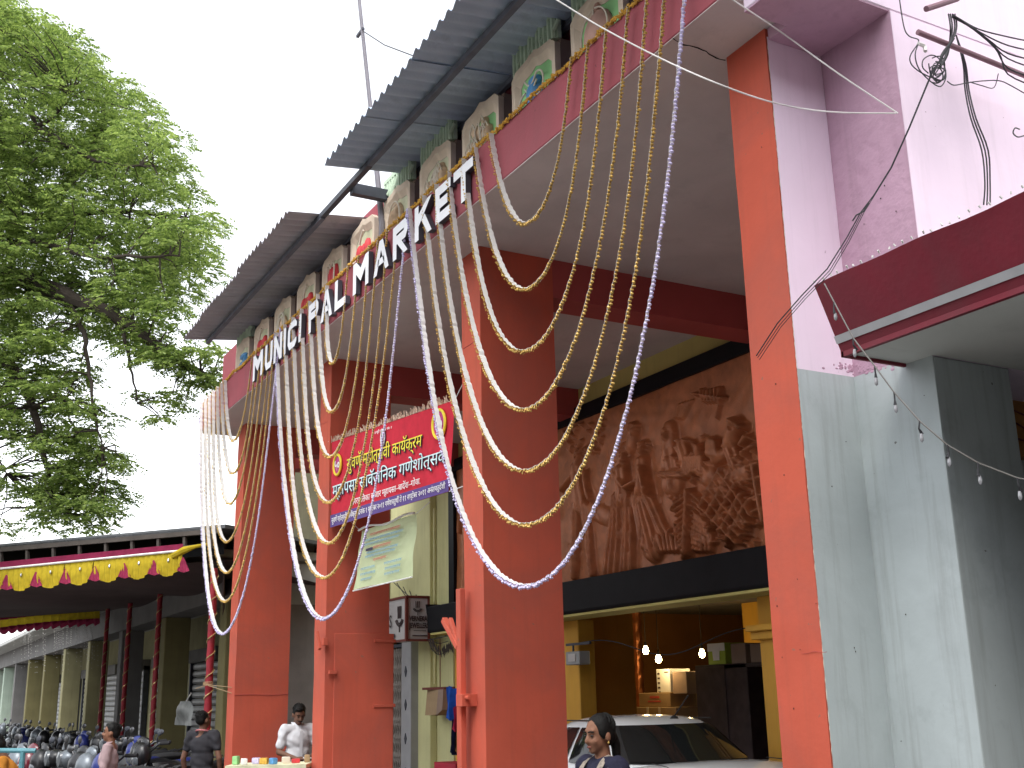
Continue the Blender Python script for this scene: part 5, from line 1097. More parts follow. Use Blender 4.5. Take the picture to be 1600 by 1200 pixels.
def make_scooter(mat_body, label, group):
    T = thing('scooter', label, 'scooter', (0, 0, 0), group)
    for y in (.62, -.52):
        wp = part_empty('wheel', (0, y, .22), T); b = MB(); b.tube([(0, y+.17*math.cos(a), .22+.17*math.sin(a)) for a in np.linspace(0, 2*math.pi, 18, endpoint=False)], .055, 8, closed=True); b.build('tyre', m_rubber, wp, smooth=True)
        b = MB(); b.lathe((-.04, y, .22), [(.12, 0), (.13, .03), (.13, .05), (.12, .08)], 14, (1, 0, 0)); b.build('rim', m_bchrome, wp, smooth=True)
    b = MB(); P = []
    for i, (y, w, z0, z1) in enumerate(((-.86, .05, .58, .72), (-.78, .12, .46, .76), (-.6, .17, .36, .78), (-.35, .19, .30, .77), (-.1, .17, .26, .72), (.02, .13, .24, .55), (.08, .10, .24, .36))):
        for k in range(12): a = 2*math.pi*k/12; P.append((w*math.copysign(abs(math.cos(a))**.6, math.cos(a)), y, (z0+z1)/2+(z1-z0)/2*math.copysign(abs(math.sin(a))**.6, math.sin(a))))
    b.add(P, [(i*12+k, i*12+(k+1) % 12, (i+1)*12+(k+1) % 12, (i+1)*12+k) for i in range(6) for k in range(12)]+[tuple(range(12)), tuple(72+k for k in range(11, -1, -1))]); b.build('rear_body', mat_body, T, smooth=True)
    b = MB(); b.ell((0, -.38, .80), .14, .40, .075, 14, 8); b.build('seat', m_rubber, T, smooth=True)
    MB().box(-.17, .17, -.02, .40, .24, .29).build('floorboard', m_rubber, T, bevel=.02)
    b = MB(); P = []
    for i in range(8):
        t = i/7; z = .26+.66*t; w = .20-.07*t+.05*math.sin(math.pi*t); y = .40+.12*t-.16*t*t
        for j in range(7): u = j/6*2-1; P.append((w*u, y+.09*(1-u*u), z))
    b.grid(P, 8, 7); b.add([(p[0]*.9, p[1]-.05, p[2]) for p in P], [tuple(reversed((i*7+j, (i+1)*7+j, (i+1)*7+j+1, i*7+j+1))) for i in range(7) for j in range(6)]); b.build('front_apron', mat_body, T, smooth=True)
    b = MB(); b.ell((0, .62, .40), .10, .24, .12, 12, 8); b.build('front_mudguard', mat_body, T, smooth=True)
    b = MB(); b.ell((0, .42, 1.00), .15, .12, .10, 14, 9); hc = b.build('handlebar_cowl', mat_body, T, smooth=True)
    b = MB(); b.lathe((0, .50, 1.0), [(.09, 0), (.08, .03), (.03, .045)], 14, (0, 1, 0)); b.build('headlight', m_lens, hc, smooth=True)
    for s in (-1, 1):
        b = MB(); b.tube([(s*.10, .40, 1.0), (s*.33, .33, 1.02)], .02, 8); b.build('grip', m_rubber, T)
        b = MB(); b.tube([(s*.2, .38, 1.02), (s*.24, .38, 1.14)], .007, 6); b.ell((s*.26, .38, 1.18), .055, .015, .045, 10, 6); b.build('mirror', m_bchrome, T, smooth=True)
    b = MB(); b.ell((0, -.86, .66), .07, .03, .04); b.build('tail_light', m_red, T, smooth=True)
    b = MB(); b.tube([(-.1, -.7, .80), (-.1, -.84, .86), (.1, -.84, .86), (.1, -.7, .80)], .013, 6); b.build('grab_rail', m_bchrome, T, smooth=True)
    return T
kinds = [('black', M('bike_black', (.010, .010, .012), .35, .1, 4, coat=.15)), ('dark blue', M('bike_blue', (.02, .03, .16), .35, .1, 4, coat=.15)), ('silver', M('bike_silver', (.16, .18, .20), .35, .1, 4, metal=.4)), ('maroon', M('bike_maroon', (.12, .01, .02), .2, .1, 4, coat=.6))]
seq = 'KKBKMKKBKSKKSKBSKSKKBSKSKKMSKB'; protos = {}
spots = [(4.05+random.uniform(-.1, .1), 17.3+.55*i+.04*i*i+random.uniform(-.1, .1)) for i in range(20)]+[tuple(at(240-20*i+random.uniform(-4, 4), 1100, 13.2+.25*i).xy) for i in range(10)]
ordw = ['nearest', 'second', 'third', 'fourth', 'fifth', 'sixth', 'seventh', 'eighth', 'ninth', 'tenth', 'eleventh', 'twelfth', 'thirteenth', 'fourteenth', 'fifteenth', 'sixteenth', 'seventeenth', 'eighteenth', 'nineteenth', 'farthest']
for i, (x, y) in enumerate(spots):
    key = {'K': 0, 'B': 1, 'S': 2, 'M': 3}[seq[i % len(seq)]]; nm, mt = kinds[key]; row = 'row against the shop columns' if i < 20 else 'row nearer the street'
    j = i if i < 20 else i-20; w_ = ordw[j] if not (i >= 20 and j == 9) else 'farthest'
    lab = f'parked {nm} motorbike, {w_} in the {row}'; grp = 'two-wheelers parked under the shelter'
    sc = (i*7 % 5) in (1, 3); pk = (key, sc)
    if sc: lab = lab.replace('motorbike', 'scooter')
    if pk not in protos: protos[pk] = (make_scooter if sc else make_bike)(mt, lab, grp); o = protos[pk]
    else: o = copy_tree(protos[pk]); tag(o, lab, 'scooter' if sc else 'motorbike', grp)
    o.location = (x, y, 0); o.rotation_euler = (0, R(random.uniform(6, 11)), R(112+random.uniform(-16, 16)))
    o.scale = (1.08, 1.08, 1.08)

# ================================================================== TREE
def tree():
    T = thing('street_tree', 'big feathery green tree overhanging from the left above the shelter', 'tree', at(-330, 1100, 21)*1)
    base = at(-330, 1100, 21); base.z = 0
    limbs = []
    def limb(pts, r0, r1):
        q = [Vector(p) for p in pts]; out = []
        for i in range(len(q)-1):
            p0, p1, p2, p3 = q[max(i-1, 0)], q[i], q[i+1], q[min(i+2, len(q)-1)]
            for t in np.linspace(0, 1, 6, endpoint=False): t = float(t); out.append(.5*((2*p1)+(p2-p0)*t+(2*p0-5*p1+4*p2-p3)*t*t+(3*p1-p0-3*p2+p3)*t**3)+Vector((random.uniform(-.03, .03), random.uniform(-.03, .03), random.uniform(-.03, .03))))
        out.append(q[-1]); n = len(out); tb.tube(out, [r0+(r1-r0)*i/(n-1) for i in range(n)], 8); limbs.append(out); return out
    tb = MB()
    fork = at(-300, 700, 21.5)
    limb([base, base+Vector((.1, .2, 1.8)), fork], .48, .36)
    limb([fork, at(-150, 430, 21), at(0, 428, 20.5), at(100, 462, 20), at(190, 500, 19.7), at(270, 560, 19.5), at(330, 590, 19.5)], .26, .03)
    limb([fork, at(-180, 480, 22.5), at(-30, 330, 22.5), at(90, 300, 22), at(150, 210, 22), at(170, 130, 22)], .22, .02)
    limb([at(-30, 330, 22.5), at(60, 340, 22.5), at(180, 330, 22), at(290, 340, 21.5)], .10, .02)
    limb([fork, at(-140, 560, 20.5), at(0, 560, 20), at(50, 640, 19.8), at(72, 720, 19.8), at(85, 800, 19.8)], .14, .025)
    limb([at(50, 640, 19.8), at(90, 625, 19.7), at(150, 650, 19.5)], .05, .012); limb([at(20, 590, 20), at(-20, 660, 20.5), at(10, 740, 20.4)], .05, .012)
    limb([fork, at(-220, 300, 22), at(-60, 130, 23), at(20, 60, 23)], .20, .03)
    limb([at(100, 462, 20), at(130, 520, 19.6), at(140, 600, 19.4), at(160, 700, 19.4)], .06, .012); limb([at(190, 500, 19.7), at(200, 560, 19.5), at(215, 630, 19.4)], .045, .01)
    limb([at(-150, 430, 21), at(-20, 260, 21), at(60, 200, 20.6), at(110, 150, 20.4)], .10, .02); limb([at(60, 200, 20.6), at(150, 250, 20.2), at(240, 260, 20)], .06, .012)
    limb([at(-150, 430, 21), at(20, 380, 20.2), at(150, 400, 19.4), at(280, 400, 19)], .08, .015)
    # foliage pads: (px, py, radius px, depth) following the crown; rows of flat sprays
    pads = []
    def fill(poly, n, d0, d1, r0, r1):
        xs = [p[0] for p in poly]; ys = [p[1] for p in poly]; c = 0; tries = 0
        while c < n and tries < n*40:
            tries += 1; x, y = random.uniform(min(xs), max(xs)), random.uniform(min(ys), max(ys)); ins = False; j = len(poly)-1
            for i in range(len(poly)):
                if (poly[i][1] > y) != (poly[j][1] > y) and x < (poly[j][0]-poly[i][0])*(y-poly[i][1])/(poly[j][1]-poly[i][1])+poly[i][0]: ins = not ins
                j = i
            if ins: pads.append((x, y, random.uniform(r0, r1), random.uniform(d0, d1))); c += 1
    fill([(-120, -80), (0, -15), (30, 0), (55, 30), (100, 45), (140, 90), (200, 135), (240, 190), (272, 215), (268, 262), (300, 300), (335, 325), (328, 385), (322, 430), (280, 460), (150, 440), (-120, 430)], 380, 19, 24, 22, 38)
    fill([(-120, 430), (150, 440), (280, 450), (318, 440), (300, 480), (290, 520), (240, 560), (180, 540), (140, 500), (60, 560), (-120, 560)], 130, 19, 22.5, 18, 32)
    fill([(170, 540), (250, 540), (300, 545), (352, 535), (355, 575), (330, 605), (300, 600), (280, 570), (230, 565)], 34, 19, 20, 12, 20)
    fill([(200, 600), (225, 590), (285, 610), (288, 645), (255, 655), (200, 632)], 12, 19, 20, 10, 16)
    fill([(-60, 560), (60, 570), (130, 540), (140, 620), (190, 660), (200, 720), (160, 740), (190, 770), (150, 830), (60, 835), (40, 770), (90, 720), (40, 700), (-60, 640)], 165, 19, 21.5, 14, 26)
    fill([(-60, 700), (10, 690), (30, 740), (20, 800), (0, 840), (-60, 840)], 14, 19, 21, 14, 22)
    lv = MB(); V = []; F = []
    def spray(c, d, L, col):
        # one bipinnate leaf: drooping rachis with paired leaflets
        d = d.normalized(); side = d.cross(Vector((0, 0, 1)));
        if side.length < .1: side = Vector((1, 0, 0))
        side.normalize(); n = random.randint(5, 7)
        for i in range(n):
            t = (i+.6)/n; p = c+d*(L*t)+Vector((0, 0, -L*.38*t*t))
            for s in (-1, 1):
                l = L*.36*(1-.45*abs(t-.45)); tip = p+side*(s*l)+d*(l*.35)+Vector((0, 0, -l*random.uniform(.05, .45))); wv = d*(l*.20)+Vector((0, 0, random.uniform(-.02, .02)))
                b = len(V); m_ = p.lerp(tip, .55); V.extend([p, m_+wv, tip, m_-wv]); F.append((b, b+1, b+2, b+3))
    for (px, py, rp, d) in pads:
        c = at(px, py, d); r = rp/FPX*d
        n = int(40*(r/.35)**1.5)
        for _ in range(max(8, n)):
            a = random.uniform(0, 6.283); rr = r*math.sqrt(random.random()); p = c+Vector((rr*math.cos(a), rr*math.sin(a), random.gauss(0, r*.26)-.25*rr*rr/r))
            out = Vector((math.cos(a), math.sin(a), random.uniform(-.25, .3)))
            spray(p, out, random.uniform(.16, .28), 0)
    nf = len(F)
    tb.build('trunk', m_bark, T, smooth=True)
    o = mk('crown', V, F, leafmat('leaf_green', (.075, .125, .035), (.34, .43, .13)), T); o['kind'] = 'stuff'
    # twigs tying pads to the limbs
    tw = MB(); allp = [p for l in limbs[1:] for p in l]
    for (px, py, rp, d) in pads:
        c = at(px, py, d); best = min(allp, key=lambda q: (q-c).length_squared)
        if (best-c).length < 3.2: tw.tube([best, best.lerp(c, .5)+Vector((random.uniform(-.1, .1), random.uniform(-.1, .1), random.uniform(0, .15))), c], [.018, .012, .006], 4, cap=False)
    o = tw.build('twigs', m_bark, T); o['kind'] = 'stuff'
    print('leaf quads', nf)
tree()

# ================================================================== CAR
def make_car(cx, cy, z0):
    T = thing('car', 'white saloon car parked in the portico with its rear window towards us', 'car', (cx, cy, z0))
    mp = M('car_white', (.80, .84, .85), .22, .03, 2, coat=.8); mg = glass('car_glass', (.012, .014, .014), .04); mt = M('car_trim', (.02, .02, .02), .5)
    W = lambda x, y, z: (cx+x, cy+y, z0+z)
    st = [(-2.0, .60, .52, .95), (-1.96, .76, .36, 1.05), (-1.8, .82, .26, 1.10), (-1.5, .84, .22, 1.115), (-1.0, .85, .2, 1.08), (-.4, .85, .2, 1.06), (.3, .85, .2, 1.04), (.8, .85, .2, 1.02), (1.2, .84, .22, .97), (1.6, .81, .24, .90), (1.88, .72, .30, .80), (1.98, .55, .40, .66)]
    P = []; npr = 15
    for y, w, zb, zt in st:
        half = [(0, zt+.015), (w*.45, zt+.01), (w*.75, zt-.005), (w*.92, zt-.05), (w*.99, zt-.16), (w, (zt+zb)/2), (w*.98, zb+.1), (w*.9, zb)]
        row = [(-x, z) for x, z in reversed(half[1:])]+half; P += [W(x, y, z) for x, z in row]
    n = len(st); b = MB(); b.grid(P, n, npr); b.add(P[:npr], [tuple(range(npr))]); b.add(P[-npr:], [tuple(range(npr-1, -1, -1))]); b.build('body', mp, T, smooth=True, angle=50)
    Lv = [(1.03, -.36, 1.20, .76), (1.12, -.37, 1.10, .735), (1.26, -.385, .86, .665), (1.38, -.40, .66, .60), (1.44, -.41, .52, .54), (1.475, -.42, .36, .42), (1.49, -.42, .18, .22), (1.495, -.42, .02, .03)]
    p_ = 3.1
    def sup(lv, a, off=0.):
        z, yc, l, w = lv; c, s = math.cos(a), math.sin(a); return W((w+off)*math.copysign(abs(c)**(2/p_), c), yc+(l+off)*math.copysign(abs(s)**(2/p_), s), z+off*.3)
    N = 56; P = [sup(lv, 2*math.pi*k/N) for lv in Lv for k in range(N)]
    b = MB(); b.add(P, [(i*N+k, i*N+(k+1) % N, (i+1)*N+(k+1) % N, (i+1)*N+k) for i in range(len(Lv)-1) for k in range(N)]+[tuple((len(Lv)-1)*N+k for k in range(N))]); b.build('roof', mp, T, smooth=True, angle=80)
    def lev(t):
        i = min(int(t), len(Lv)-2); f = t-i; return tuple(a+(c-a)*f for a, c in zip(Lv[i], Lv[i+1]))
    def patch(name, kind, u0, u1, t0, t1, mat, off=.008):
        P = []; nu, nv = 22, 9
        for i in range(nu):
            for j in range(nv):
                u = u0+(u1-u0)*i/(nu-1); z, yc, l, w = lev(t0+(t1-t0)*j/(nv-1)); e = (1-min(.999, abs(u))**p_)**(1/p_)
                if kind == 'rear': P.append(W((w+off)*u, yc-(l+off)*e-.006, z+off))
                elif kind == 'front': P.append(W((w+off)*u, yc+(l+off)*e+.006, z+off))
                else: s = 1 if kind == 'right' else -1; P.append(W(s*((w+off)*e+.004), yc+(l)*u, z))
        b = MB(); b.grid(P, nu, nv); return b.build(name, mat, T, smooth=True, angle=180)
    patch('rear_window_seal', 'rear', -.88, .88, .9, 3.55, mt, .004); patch('rear_window', 'rear', -.84, .84, 1.0, 3.45, mg, .010); patch('windscreen', 'front', -.86, .86, .7, 3.5, mg)
    for kd in ('left', 'right'): patch('side_window', kd, -.60, -.06, .85, 3.3, mg); patch('side_window', kd, .0, .62, .75, 3.3, mg)
    for sx in (-1, 1):
        for y in (1.25, -1.28):
            wp = part_empty('wheel', W(sx*.78, y, .30), T); b = MB(); b.lathe(W(sx*.68, y, .30), [(.20, 0), (.29, .01), (.30, .05), (.30, .15), (.29, .19), (.2, .20)], 22, (sx, 0, 0)); b.build('tyre', m_rubber, wp, smooth=True)
            b = MB(); b.lathe(W(sx*.87, y, .30), [(.19, 0), (.17, .02), (.05, .025)], 18, (sx, 0, 0)); b.build('rim', m_chrome, wp, smooth=True)
        b = MB(); b.obox(W(sx*.70, -1.955, .92), (.11, 0, 0), (0, .05, 0), (0, 0, .10)); b.build('tail_light', m_red, T, bevel=.03, seg=2, smooth=True)
        b = MB(); b.ell(W(sx*.93, .55, 1.08), .09, .05, .07); b.build('door_mirror', mp, T, smooth=True)
        b = MB(); b.obox(W(sx*.66, 1.90, .72), (.13, 0, 0), (0, .06, 0), (0, 0, .07)); b.build('headlight', m_clear, T, bevel=.03, seg=2, smooth=True)
        b = MB(); b.obox(W(sx*.852, -.55, .92), (.008, 0, 0), (0, .09, 0), (0, 0, .015)); b.build('door_handle', mt, T, bevel=.004)
    b = MB(); b.obox(W(0, -2.0, .45), (.7, 0, 0), (0, .05, 0), (0, 0, .10)); b.build('bumper', mp, T, bevel=.04, seg=2, smooth=True)
    b = MB(); b.obox(W(0, -2.005, .80), (.26, 0, 0), (0, .012, 0), (0, 0, .055)); b.build('number_plate', m_white, T)
    b = MB(); b.ell(W(.05, -1.965, .99), .045, .012, .028); b.build('badge', m_chrome, T, smooth=True)
    for sx in (-1, 1): b = MB(); b.tube([W(sx*.60, -1.50, 1.132), W(sx*.64, -1.75, 1.118), W(sx*.62, -1.93, 1.06)], .004, 5); b.build('boot_seam', mt, T); b = MB(); b.tube([W(sx*.535, y_, 1.455) for y_ in np.linspace(-.85, .0, 6)], .006, 5); b.build('roof_gutter', mt, T)
    b = MB(); b.tube([W(x_, -1.945-.02*(1-x_*x_), 1.055) for x_ in np.linspace(-.6, .6, 9)], .004, 5); b.build('boot_seam', mt, T)
    b = MB(); b.obox(W(0, -1.36, 1.16), (.10, 0, 0), (0, .02, 0), (0, 0, .012)); b.build('brake_lamp', m_red, T)
    b = MB(); b.lathe(W(0, -1.02, 1.462), [(.04, 0), (.03, .015), (.012, .03)], 10); b.tube([W(0, -1.02, 1.48), W(.02, -1.22, 1.66)], .006, 6); b.build('antenna', mt, T, smooth=True)
make_car(6.22, 9.45, .012)

# ================================================================== PEOPLE
def blob(name, parts, xf, vox, mat, parent, sm=6, noise=0.):
    b = MB()
    for q in parts:
        if q[0] == 'e':
            _, c, r = q[:3]; rot = q[3] if len(q) > 3 else None; t = MB(); t.ell(c, *r, 14, 10, rot); b.add([xf(v) for v in t.v], t.f)
        else:
            _, p0, p1, r0, r1 = q; p0 = Vector(p0); p1 = Vector(p1); t = MB(); t.tube([p0.lerp(p1, k/4) for k in range(5)], [r0+(r1-r0)*k/4 for k in range(5)], 12); t.ell(p0, r0, r0, r0, 12, 8); t.ell(p1, r1, r1, r1, 12, 8); b.add([xf(v) for v in t.v], t.f)
    me = bpy.data.meshes.new('tmp'); me.from_pydata(b.v, [], b.f); o = bpy.data.objects.new('tmp', me); COL.objects.link(o)
    m1 = o.modifiers.new('r', 'REMESH'); m1.mode = 'VOXEL'; m1.voxel_size = vox; m2 = o.modifiers.new('s', 'SMOOTH'); m2.iterations = sm; m2.factor = .5
    dg = bpy.context.evaluated_depsgraph_get(); dg.update(); ev = o.evaluated_get(dg).to_mesh(); V = np.empty(len(ev.vertices)*3); ev.vertices.foreach_get('co', V); V = V.reshape(-1, 3); F = [tuple(p.vertices) for p in ev.polygons]
    o.evaluated_get(dg).to_mesh_clear(); bpy.data.objects.remove(o); bpy.data.meshes.remove(me)
    if noise:
        V = V+noise*np.stack([np.sin(V[:, 2]*31+V[:, 0]*23)+np.sin(V[:, 2]*57-V[:, 1]*39)*.6, np.sin(V[:, 2]*37+V[:, 1]*27+2*np.sin(V[:, 0]*19))+.6*np.sin(V[:, 2]*71+V[:, 0]*33), np.zeros(len(V))], -1)
    return mk(name, V, F, mat, parent, smooth=True, angle=180)
def person(label, x, y, facing, H, skin, shirt, lower, arms, head=(0, 0), lean=0., sleeve=.62, hair='short', z0=.0, group=None, vox=.011, extras=None, female=False):
    T = thing('person', label, 'person', (x, y, z0), group); s = H/1.70
    fwd = Vector((facing[0], facing[1], 0)).normalized(); rt = Vector((fwd.y, -fwd.x, 0)); hip = Vector((0, 0, .95)); ML = Matrix.Rotation(-lean, 3, 'X')
    def xf(p):
        p = Vector(p)
        if p.z > .95 and lean: p = hip+ML @ (p-hip)
        return Vector((x, y, z0))+rt*(p.x*s)+fwd*(p.y*s)+Vector((0, 0, p.z*s))
    nk = Vector((0, -.01, 1.47)); MH = Matrix.Rotation(head[0], 3, 'Z') @ Matrix.Rotation(-head[1], 3, 'X')
    hx = lambda p: nk+MH @ (Vector(p)-nk)
    hxf = lambda p: xf(hx(p))
    def headparts(pl_): 
        out = []
        for q in pl_:
            if q[0] == 'e': out.append(('e', hx(q[1]), q[2], MH))
            else: out.append(('c', hx(q[1]), hx(q[2]), q[3], q[4]))
        return out
    hp = headparts([('e', (0, -.008, 1.605), (.073, .092, .094)), ('e', (0, .028, 1.545), (.057, .060, .072)), ('e', (0, .062, 1.492), (.028, .026, .022)), ('c', (0, .088, 1.588), (0, .108, 1.550), .009, .014), ('e', (0, .096, 1.545), (.019, .014, .010)),
                    ('e', (.03, .066, 1.548), (.024, .022, .026)), ('e', (-.03, .066, 1.548), (.024, .022, .026)), ('e', (0, .078, 1.516), (.024, .014, .011)), ('e', (.078, -.008, 1.565), (.011, .022, .032)), ('e', (-.078, -.008, 1.565), (.011, .022, .032)), ('e', (0, .076, 1.612), (.05, .014, .012))])
    sh = .175 if not female else .155; body = hp+[('c', (0, -.02, 1.38), (0, -.006, 1.52), .056, .048)]
    body += [('e', (0, 0, 1.27), (.165, .105, .16)), ('e', (0, 0, 1.08), (.145, .10, .17)), ('e', (0, 0, .94), (.155, .11, .12)), ('c', (-sh+.03, 0, 1.385), (sh-.03, 0, 1.385), .042, .042)]
    legs = []
    for i, sx in enumerate((-1, 1)):
        k = .05*(1 if i else -1); body += [('c', (sx*.09, 0, .90), (sx*.10, .02+k, .48), .080, .052), ('c', (sx*.10, .02+k, .48), (sx*.10, -.02+k*1.5, .08), .052, .036), ('c', (sx*.10, -.04+k*1.5, .05), (sx*.115, .13+k*1.5, .035), .038, .03)]
    sl = []
    for sx, (el, wr, tip) in zip((-1, 1), arms):
        S0 = Vector((sx*sh, 0, 1.395)); E = Vector(el); Wp = Vector(wr); Tp = Vector(tip); dv = (Tp-Wp).normalized(); body += [('c', S0, E, .043, .038), ('c', E, Wp, .038, .026)]
        sd = dv.cross(Vector((0, 0, 1)));
        if sd.length < .2: sd = Vector((0, 1, 0))
        sd.normalize(); pm = Wp+dv*.05; body.append(('c', Wp, pm, .028, .034))
        for kf in range(4): f0 = pm+sd*(.026-.0175*kf)+dv*.02; L_ = (.058, .068, .064, .05)[kf]; dn = sd.cross(dv)*(-.25); m1_ = f0+dv*L_*.6; body += [('c', f0, m1_, .0105, .010), ('c', m1_, m1_+(dv+dn).normalized()*L_*.5, .010, .0085)]
        body += [('c', Wp+dv*.02+sd*.02, Wp+dv*.055+sd*.055, .013, .011), ('c', Wp+dv*.055+sd*.055, Wp+dv*.085+sd*.06, .011, .0095)]
        sl.append((S0, S0.lerp(E, min(1, sleeve*1.0)) if sleeve <= 1 else E, E, Wp))
    blob('body', body, xf, vox, skin, T, 4)
    sp = [('e', (0, .004, 1.26), (.172, .122, .165)), ('e', (0, .004, 1.08), (.163, .120, .18)), ('e', (0, 0, .92), (.172, .125, .13)), ('c', (-sh+.02, 0, 1.388), (sh-.02, 0, 1.388), .066, .066)]
    for S0, e1, E, Wp in sl:
        sp.append(('c', S0, e1, .066, .058))
        if sleeve > 1: sp.append(('c', E, E.lerp(Wp, .9), .052, .04))
    if female: sp += [('e', (0, .05, 1.24), (.14, .10, .085)), ('c', (-.05, 0, .9), (-.07, 0, .55), .14, .16), ('c', (.05, 0, .9), (.07, 0, .55), .14, .16)]
    blob('shirt' if not female else 'tunic', sp, xf, vox*1.1, shirt, T, 5, noise=.0042)
    tp = [('e', (0, 0, .90), (.168, .122, .13))]
    for i, sx in enumerate((-1, 1)):
        k = .05*(1 if i else -1); tp += [('c', (sx*.09, 0, .88), (sx*.10, .02+k, .48), .098, .072), ('c', (sx*.10, .02+k, .48), (sx*.10, -.02+k*1.5, .10), .072, .062)]
    blob('trousers', tp, xf, vox*1.3, lower, T, 5, noise=.003)
    if hair == 'short': hq = [('e', (0, -.022, 1.628), (.080, .094, .082)), ('e', (0, -.055, 1.585), (.074, .058, .075)), ('e', (.058, -.01, 1.605), (.022, .045, .04)), ('e', (-.058, -.01, 1.605), (.022, .045, .04)), ('e', (.02, .05, 1.668), (.05, .035, .025))]
    elif hair == 'cropped': hq = [('e', (0, -.022, 1.622), (.079, .090, .081)), ('e', (0, -.052, 1.588), (.074, .057, .07))]
    else: hq = [('e', (0, -.020, 1.622), (.081, .094, .086)), ('e', (0, -.05, 1.585), (.078, .064, .085)), ('e', (.062, -.005, 1.60), (.02, .05, .055)), ('e', (-.062, -.005, 1.60), (.02, .05, .055)), ('c', (0, -.10, 1.56), (0, -.125, 1.50), .036, .032), ('c', (0, -.125, 1.50), (0, -.115, 1.36), .032, .024), ('c', (0, -.115, 1.36), (.01, -.12, 1.18), .024, .014)]
    blob('hair', headparts(hq), xf, .010, m_hair, T, 3)
    b = MB()          # loose strands following the scalp
    for _ in range(90 if hair == 'long' else 140):
        a = random.uniform(-1.45, 1.45); ph0 = random.uniform(.25, 1.2); L_ = random.uniform(.5, 1.0) if hair == 'long' else random.uniform(.12, .3); q = []
        for t in np.linspace(0, 1, 6):
            ph = ph0-L_*t; aa = a*(1+.25*t); rr = 1.04+.05*random.random(); q.append(hxf((.080*rr*math.cos(ph)*math.sin(aa), -.02-.094*rr*math.cos(ph)*math.cos(aa), 1.622+.086*rr*math.sin(ph))))
        b.tube(q, .0022*s, 4, cap=False)
    o = b.build('hair_strands', m_hair, T); o['kind'] = 'stuff'
    b = MB()
    for sx in (-1, 1): t = MB(); t.ell((sx*.031, .083, 1.583), .012, .008, .006, 8, 6); b.add([hxf(v) for v in t.v], t.f)
    b.build('eyes', m_eye, T, smooth=True); b = MB()
    for sx in (-1, 1): t = MB(); t.tube([(sx*.014, .094, 1.603), (sx*.032, .093, 1.609), (sx*.05, .08, 1.603)], .0045, 6); b.add([hxf(v) for v in t.v], t.f)
    b.build('eyebrows', m_hair, T); b = MB(); t = MB(); t.ell((0, .091, 1.516), .021, .006, .007, 10, 6); b.add([hxf(v) for v in t.v], t.f); b.build('mouth', m_lip, T, smooth=True)
    if extras: extras(T, xf, hxf)
    return T
Fh = Vector((math.sin(YAW), math.cos(YAW), 0)); Rh = Vector((math.cos(YAW), -math.sin(YAW), 0))
m_navy = M('navy_tunic', (.012, .012, .032), .85, .2, 20, .25, 60, chips=.66, chipcol=(.16, .14, .15)); m_embr = M('embroidered_border', (.27, .23, .19), .8, .4, 60, .2, 150); m_dup = clothmat('grey_violet_scarf', (.30, .28, .32), .2, .35)
m_wshirt = clothmat('white_shirt_cloth', (.66, .67, .70), .08, .06); m_ttrous = M('dark_trousers', (.04, .035, .045), .85); m_tee = M('charcoal_tee', (.028, .027, .032), .9, .15, 8); m_bshirt = clothmat('pinkish_school_shirt', (.40, .29, .30), .08, .12); m_khaki = M('khaki_cloth', (.26, .22, .17), .85); m_orsh = clothmat('orange_top', (.50, .20, .03), .08, .2)
def woman_extra(T, xf, hxf):
    b = MB()          # broad embroidered neckline and scarf ends over both shoulders
    for sx in (-1, 1):
        P = []
        for i in range(12):
            t = i/11; c = Vector((sx*(.075+.03*t), -.03+.17*math.sin(math.pi*min(1, t*1.15)*.5), 1.455-.40*t*t-.03*t))
            for j in range(3): P.append(xf(c+Vector((sx*(j-1)*.024, .004*(j == 1)+.012, (j-1)*-.004))))
        t_ = MB(); t_.grid(P, 12, 3); b.add(t_.v, t_.f)
    b.build('embroidered_border', m_embr, T, smooth=True)
    P = []
    for i in range(16):
        t = i/15; a = -1.9+3.4*t; c = Vector((.165+.02*math.sin(t*9), .15*math.sin(a), 1.435+.0*t)); zz = 1.45-.42*abs(math.sin(a))**1.6
        for j in range(5): P.append(xf((.10+.035*j+.008*math.sin(i*1.7+j), .152*math.sin(a)*(1 if abs(a) < 1.57 else 1), zz-.02*j+.012*math.sin(j*2+i))))
    b = MB(); b.grid(P, 16, 5); b.build('scarf', m_dup, T, smooth=True)
    b = MB(); t = MB(); t.ell((.079, -.004, 1.532), .006, .006, .008, 8, 5); t.ell((-.079, -.004, 1.532), .006, .006, .008, 8, 5); b.add([hxf(v) for v in t.v], t.f); b.build('earrings', m_gold, T)
wp_ = at(937, 1120, 6.6)
person('woman in a navy tunic with embroidered scarf passing in front of the white car', wp_.x, wp_.y, -Rh*.82-Fh*.58, 1.585, m_skin, m_navy, m_navy,
       [((-.24, -.05, 1.12), (-.24, .06, .88), (-.24, .08, .78)), ((.24, -.03, 1.12), (.23, .10, .90), (.23, .14, .80))], head=(.0, .10), sleeve=.75, hair='long', vox=.0095, extras=woman_extra, female=True)
def collar(T, xf, hxf, mat=None):
    b = MB()
    for sx in (-1, 1): b.add([xf(p) for p in ((sx*.005, .085, 1.40), (sx*.06, .06, 1.375), (sx*.085, .0, 1.445), (sx*.07, -.05, 1.475), (sx*.05, .03, 1.47))], [(0, 1, 2, 3, 4)])
    b.build('collar', m_wshirt if mat is None else mat, T); 
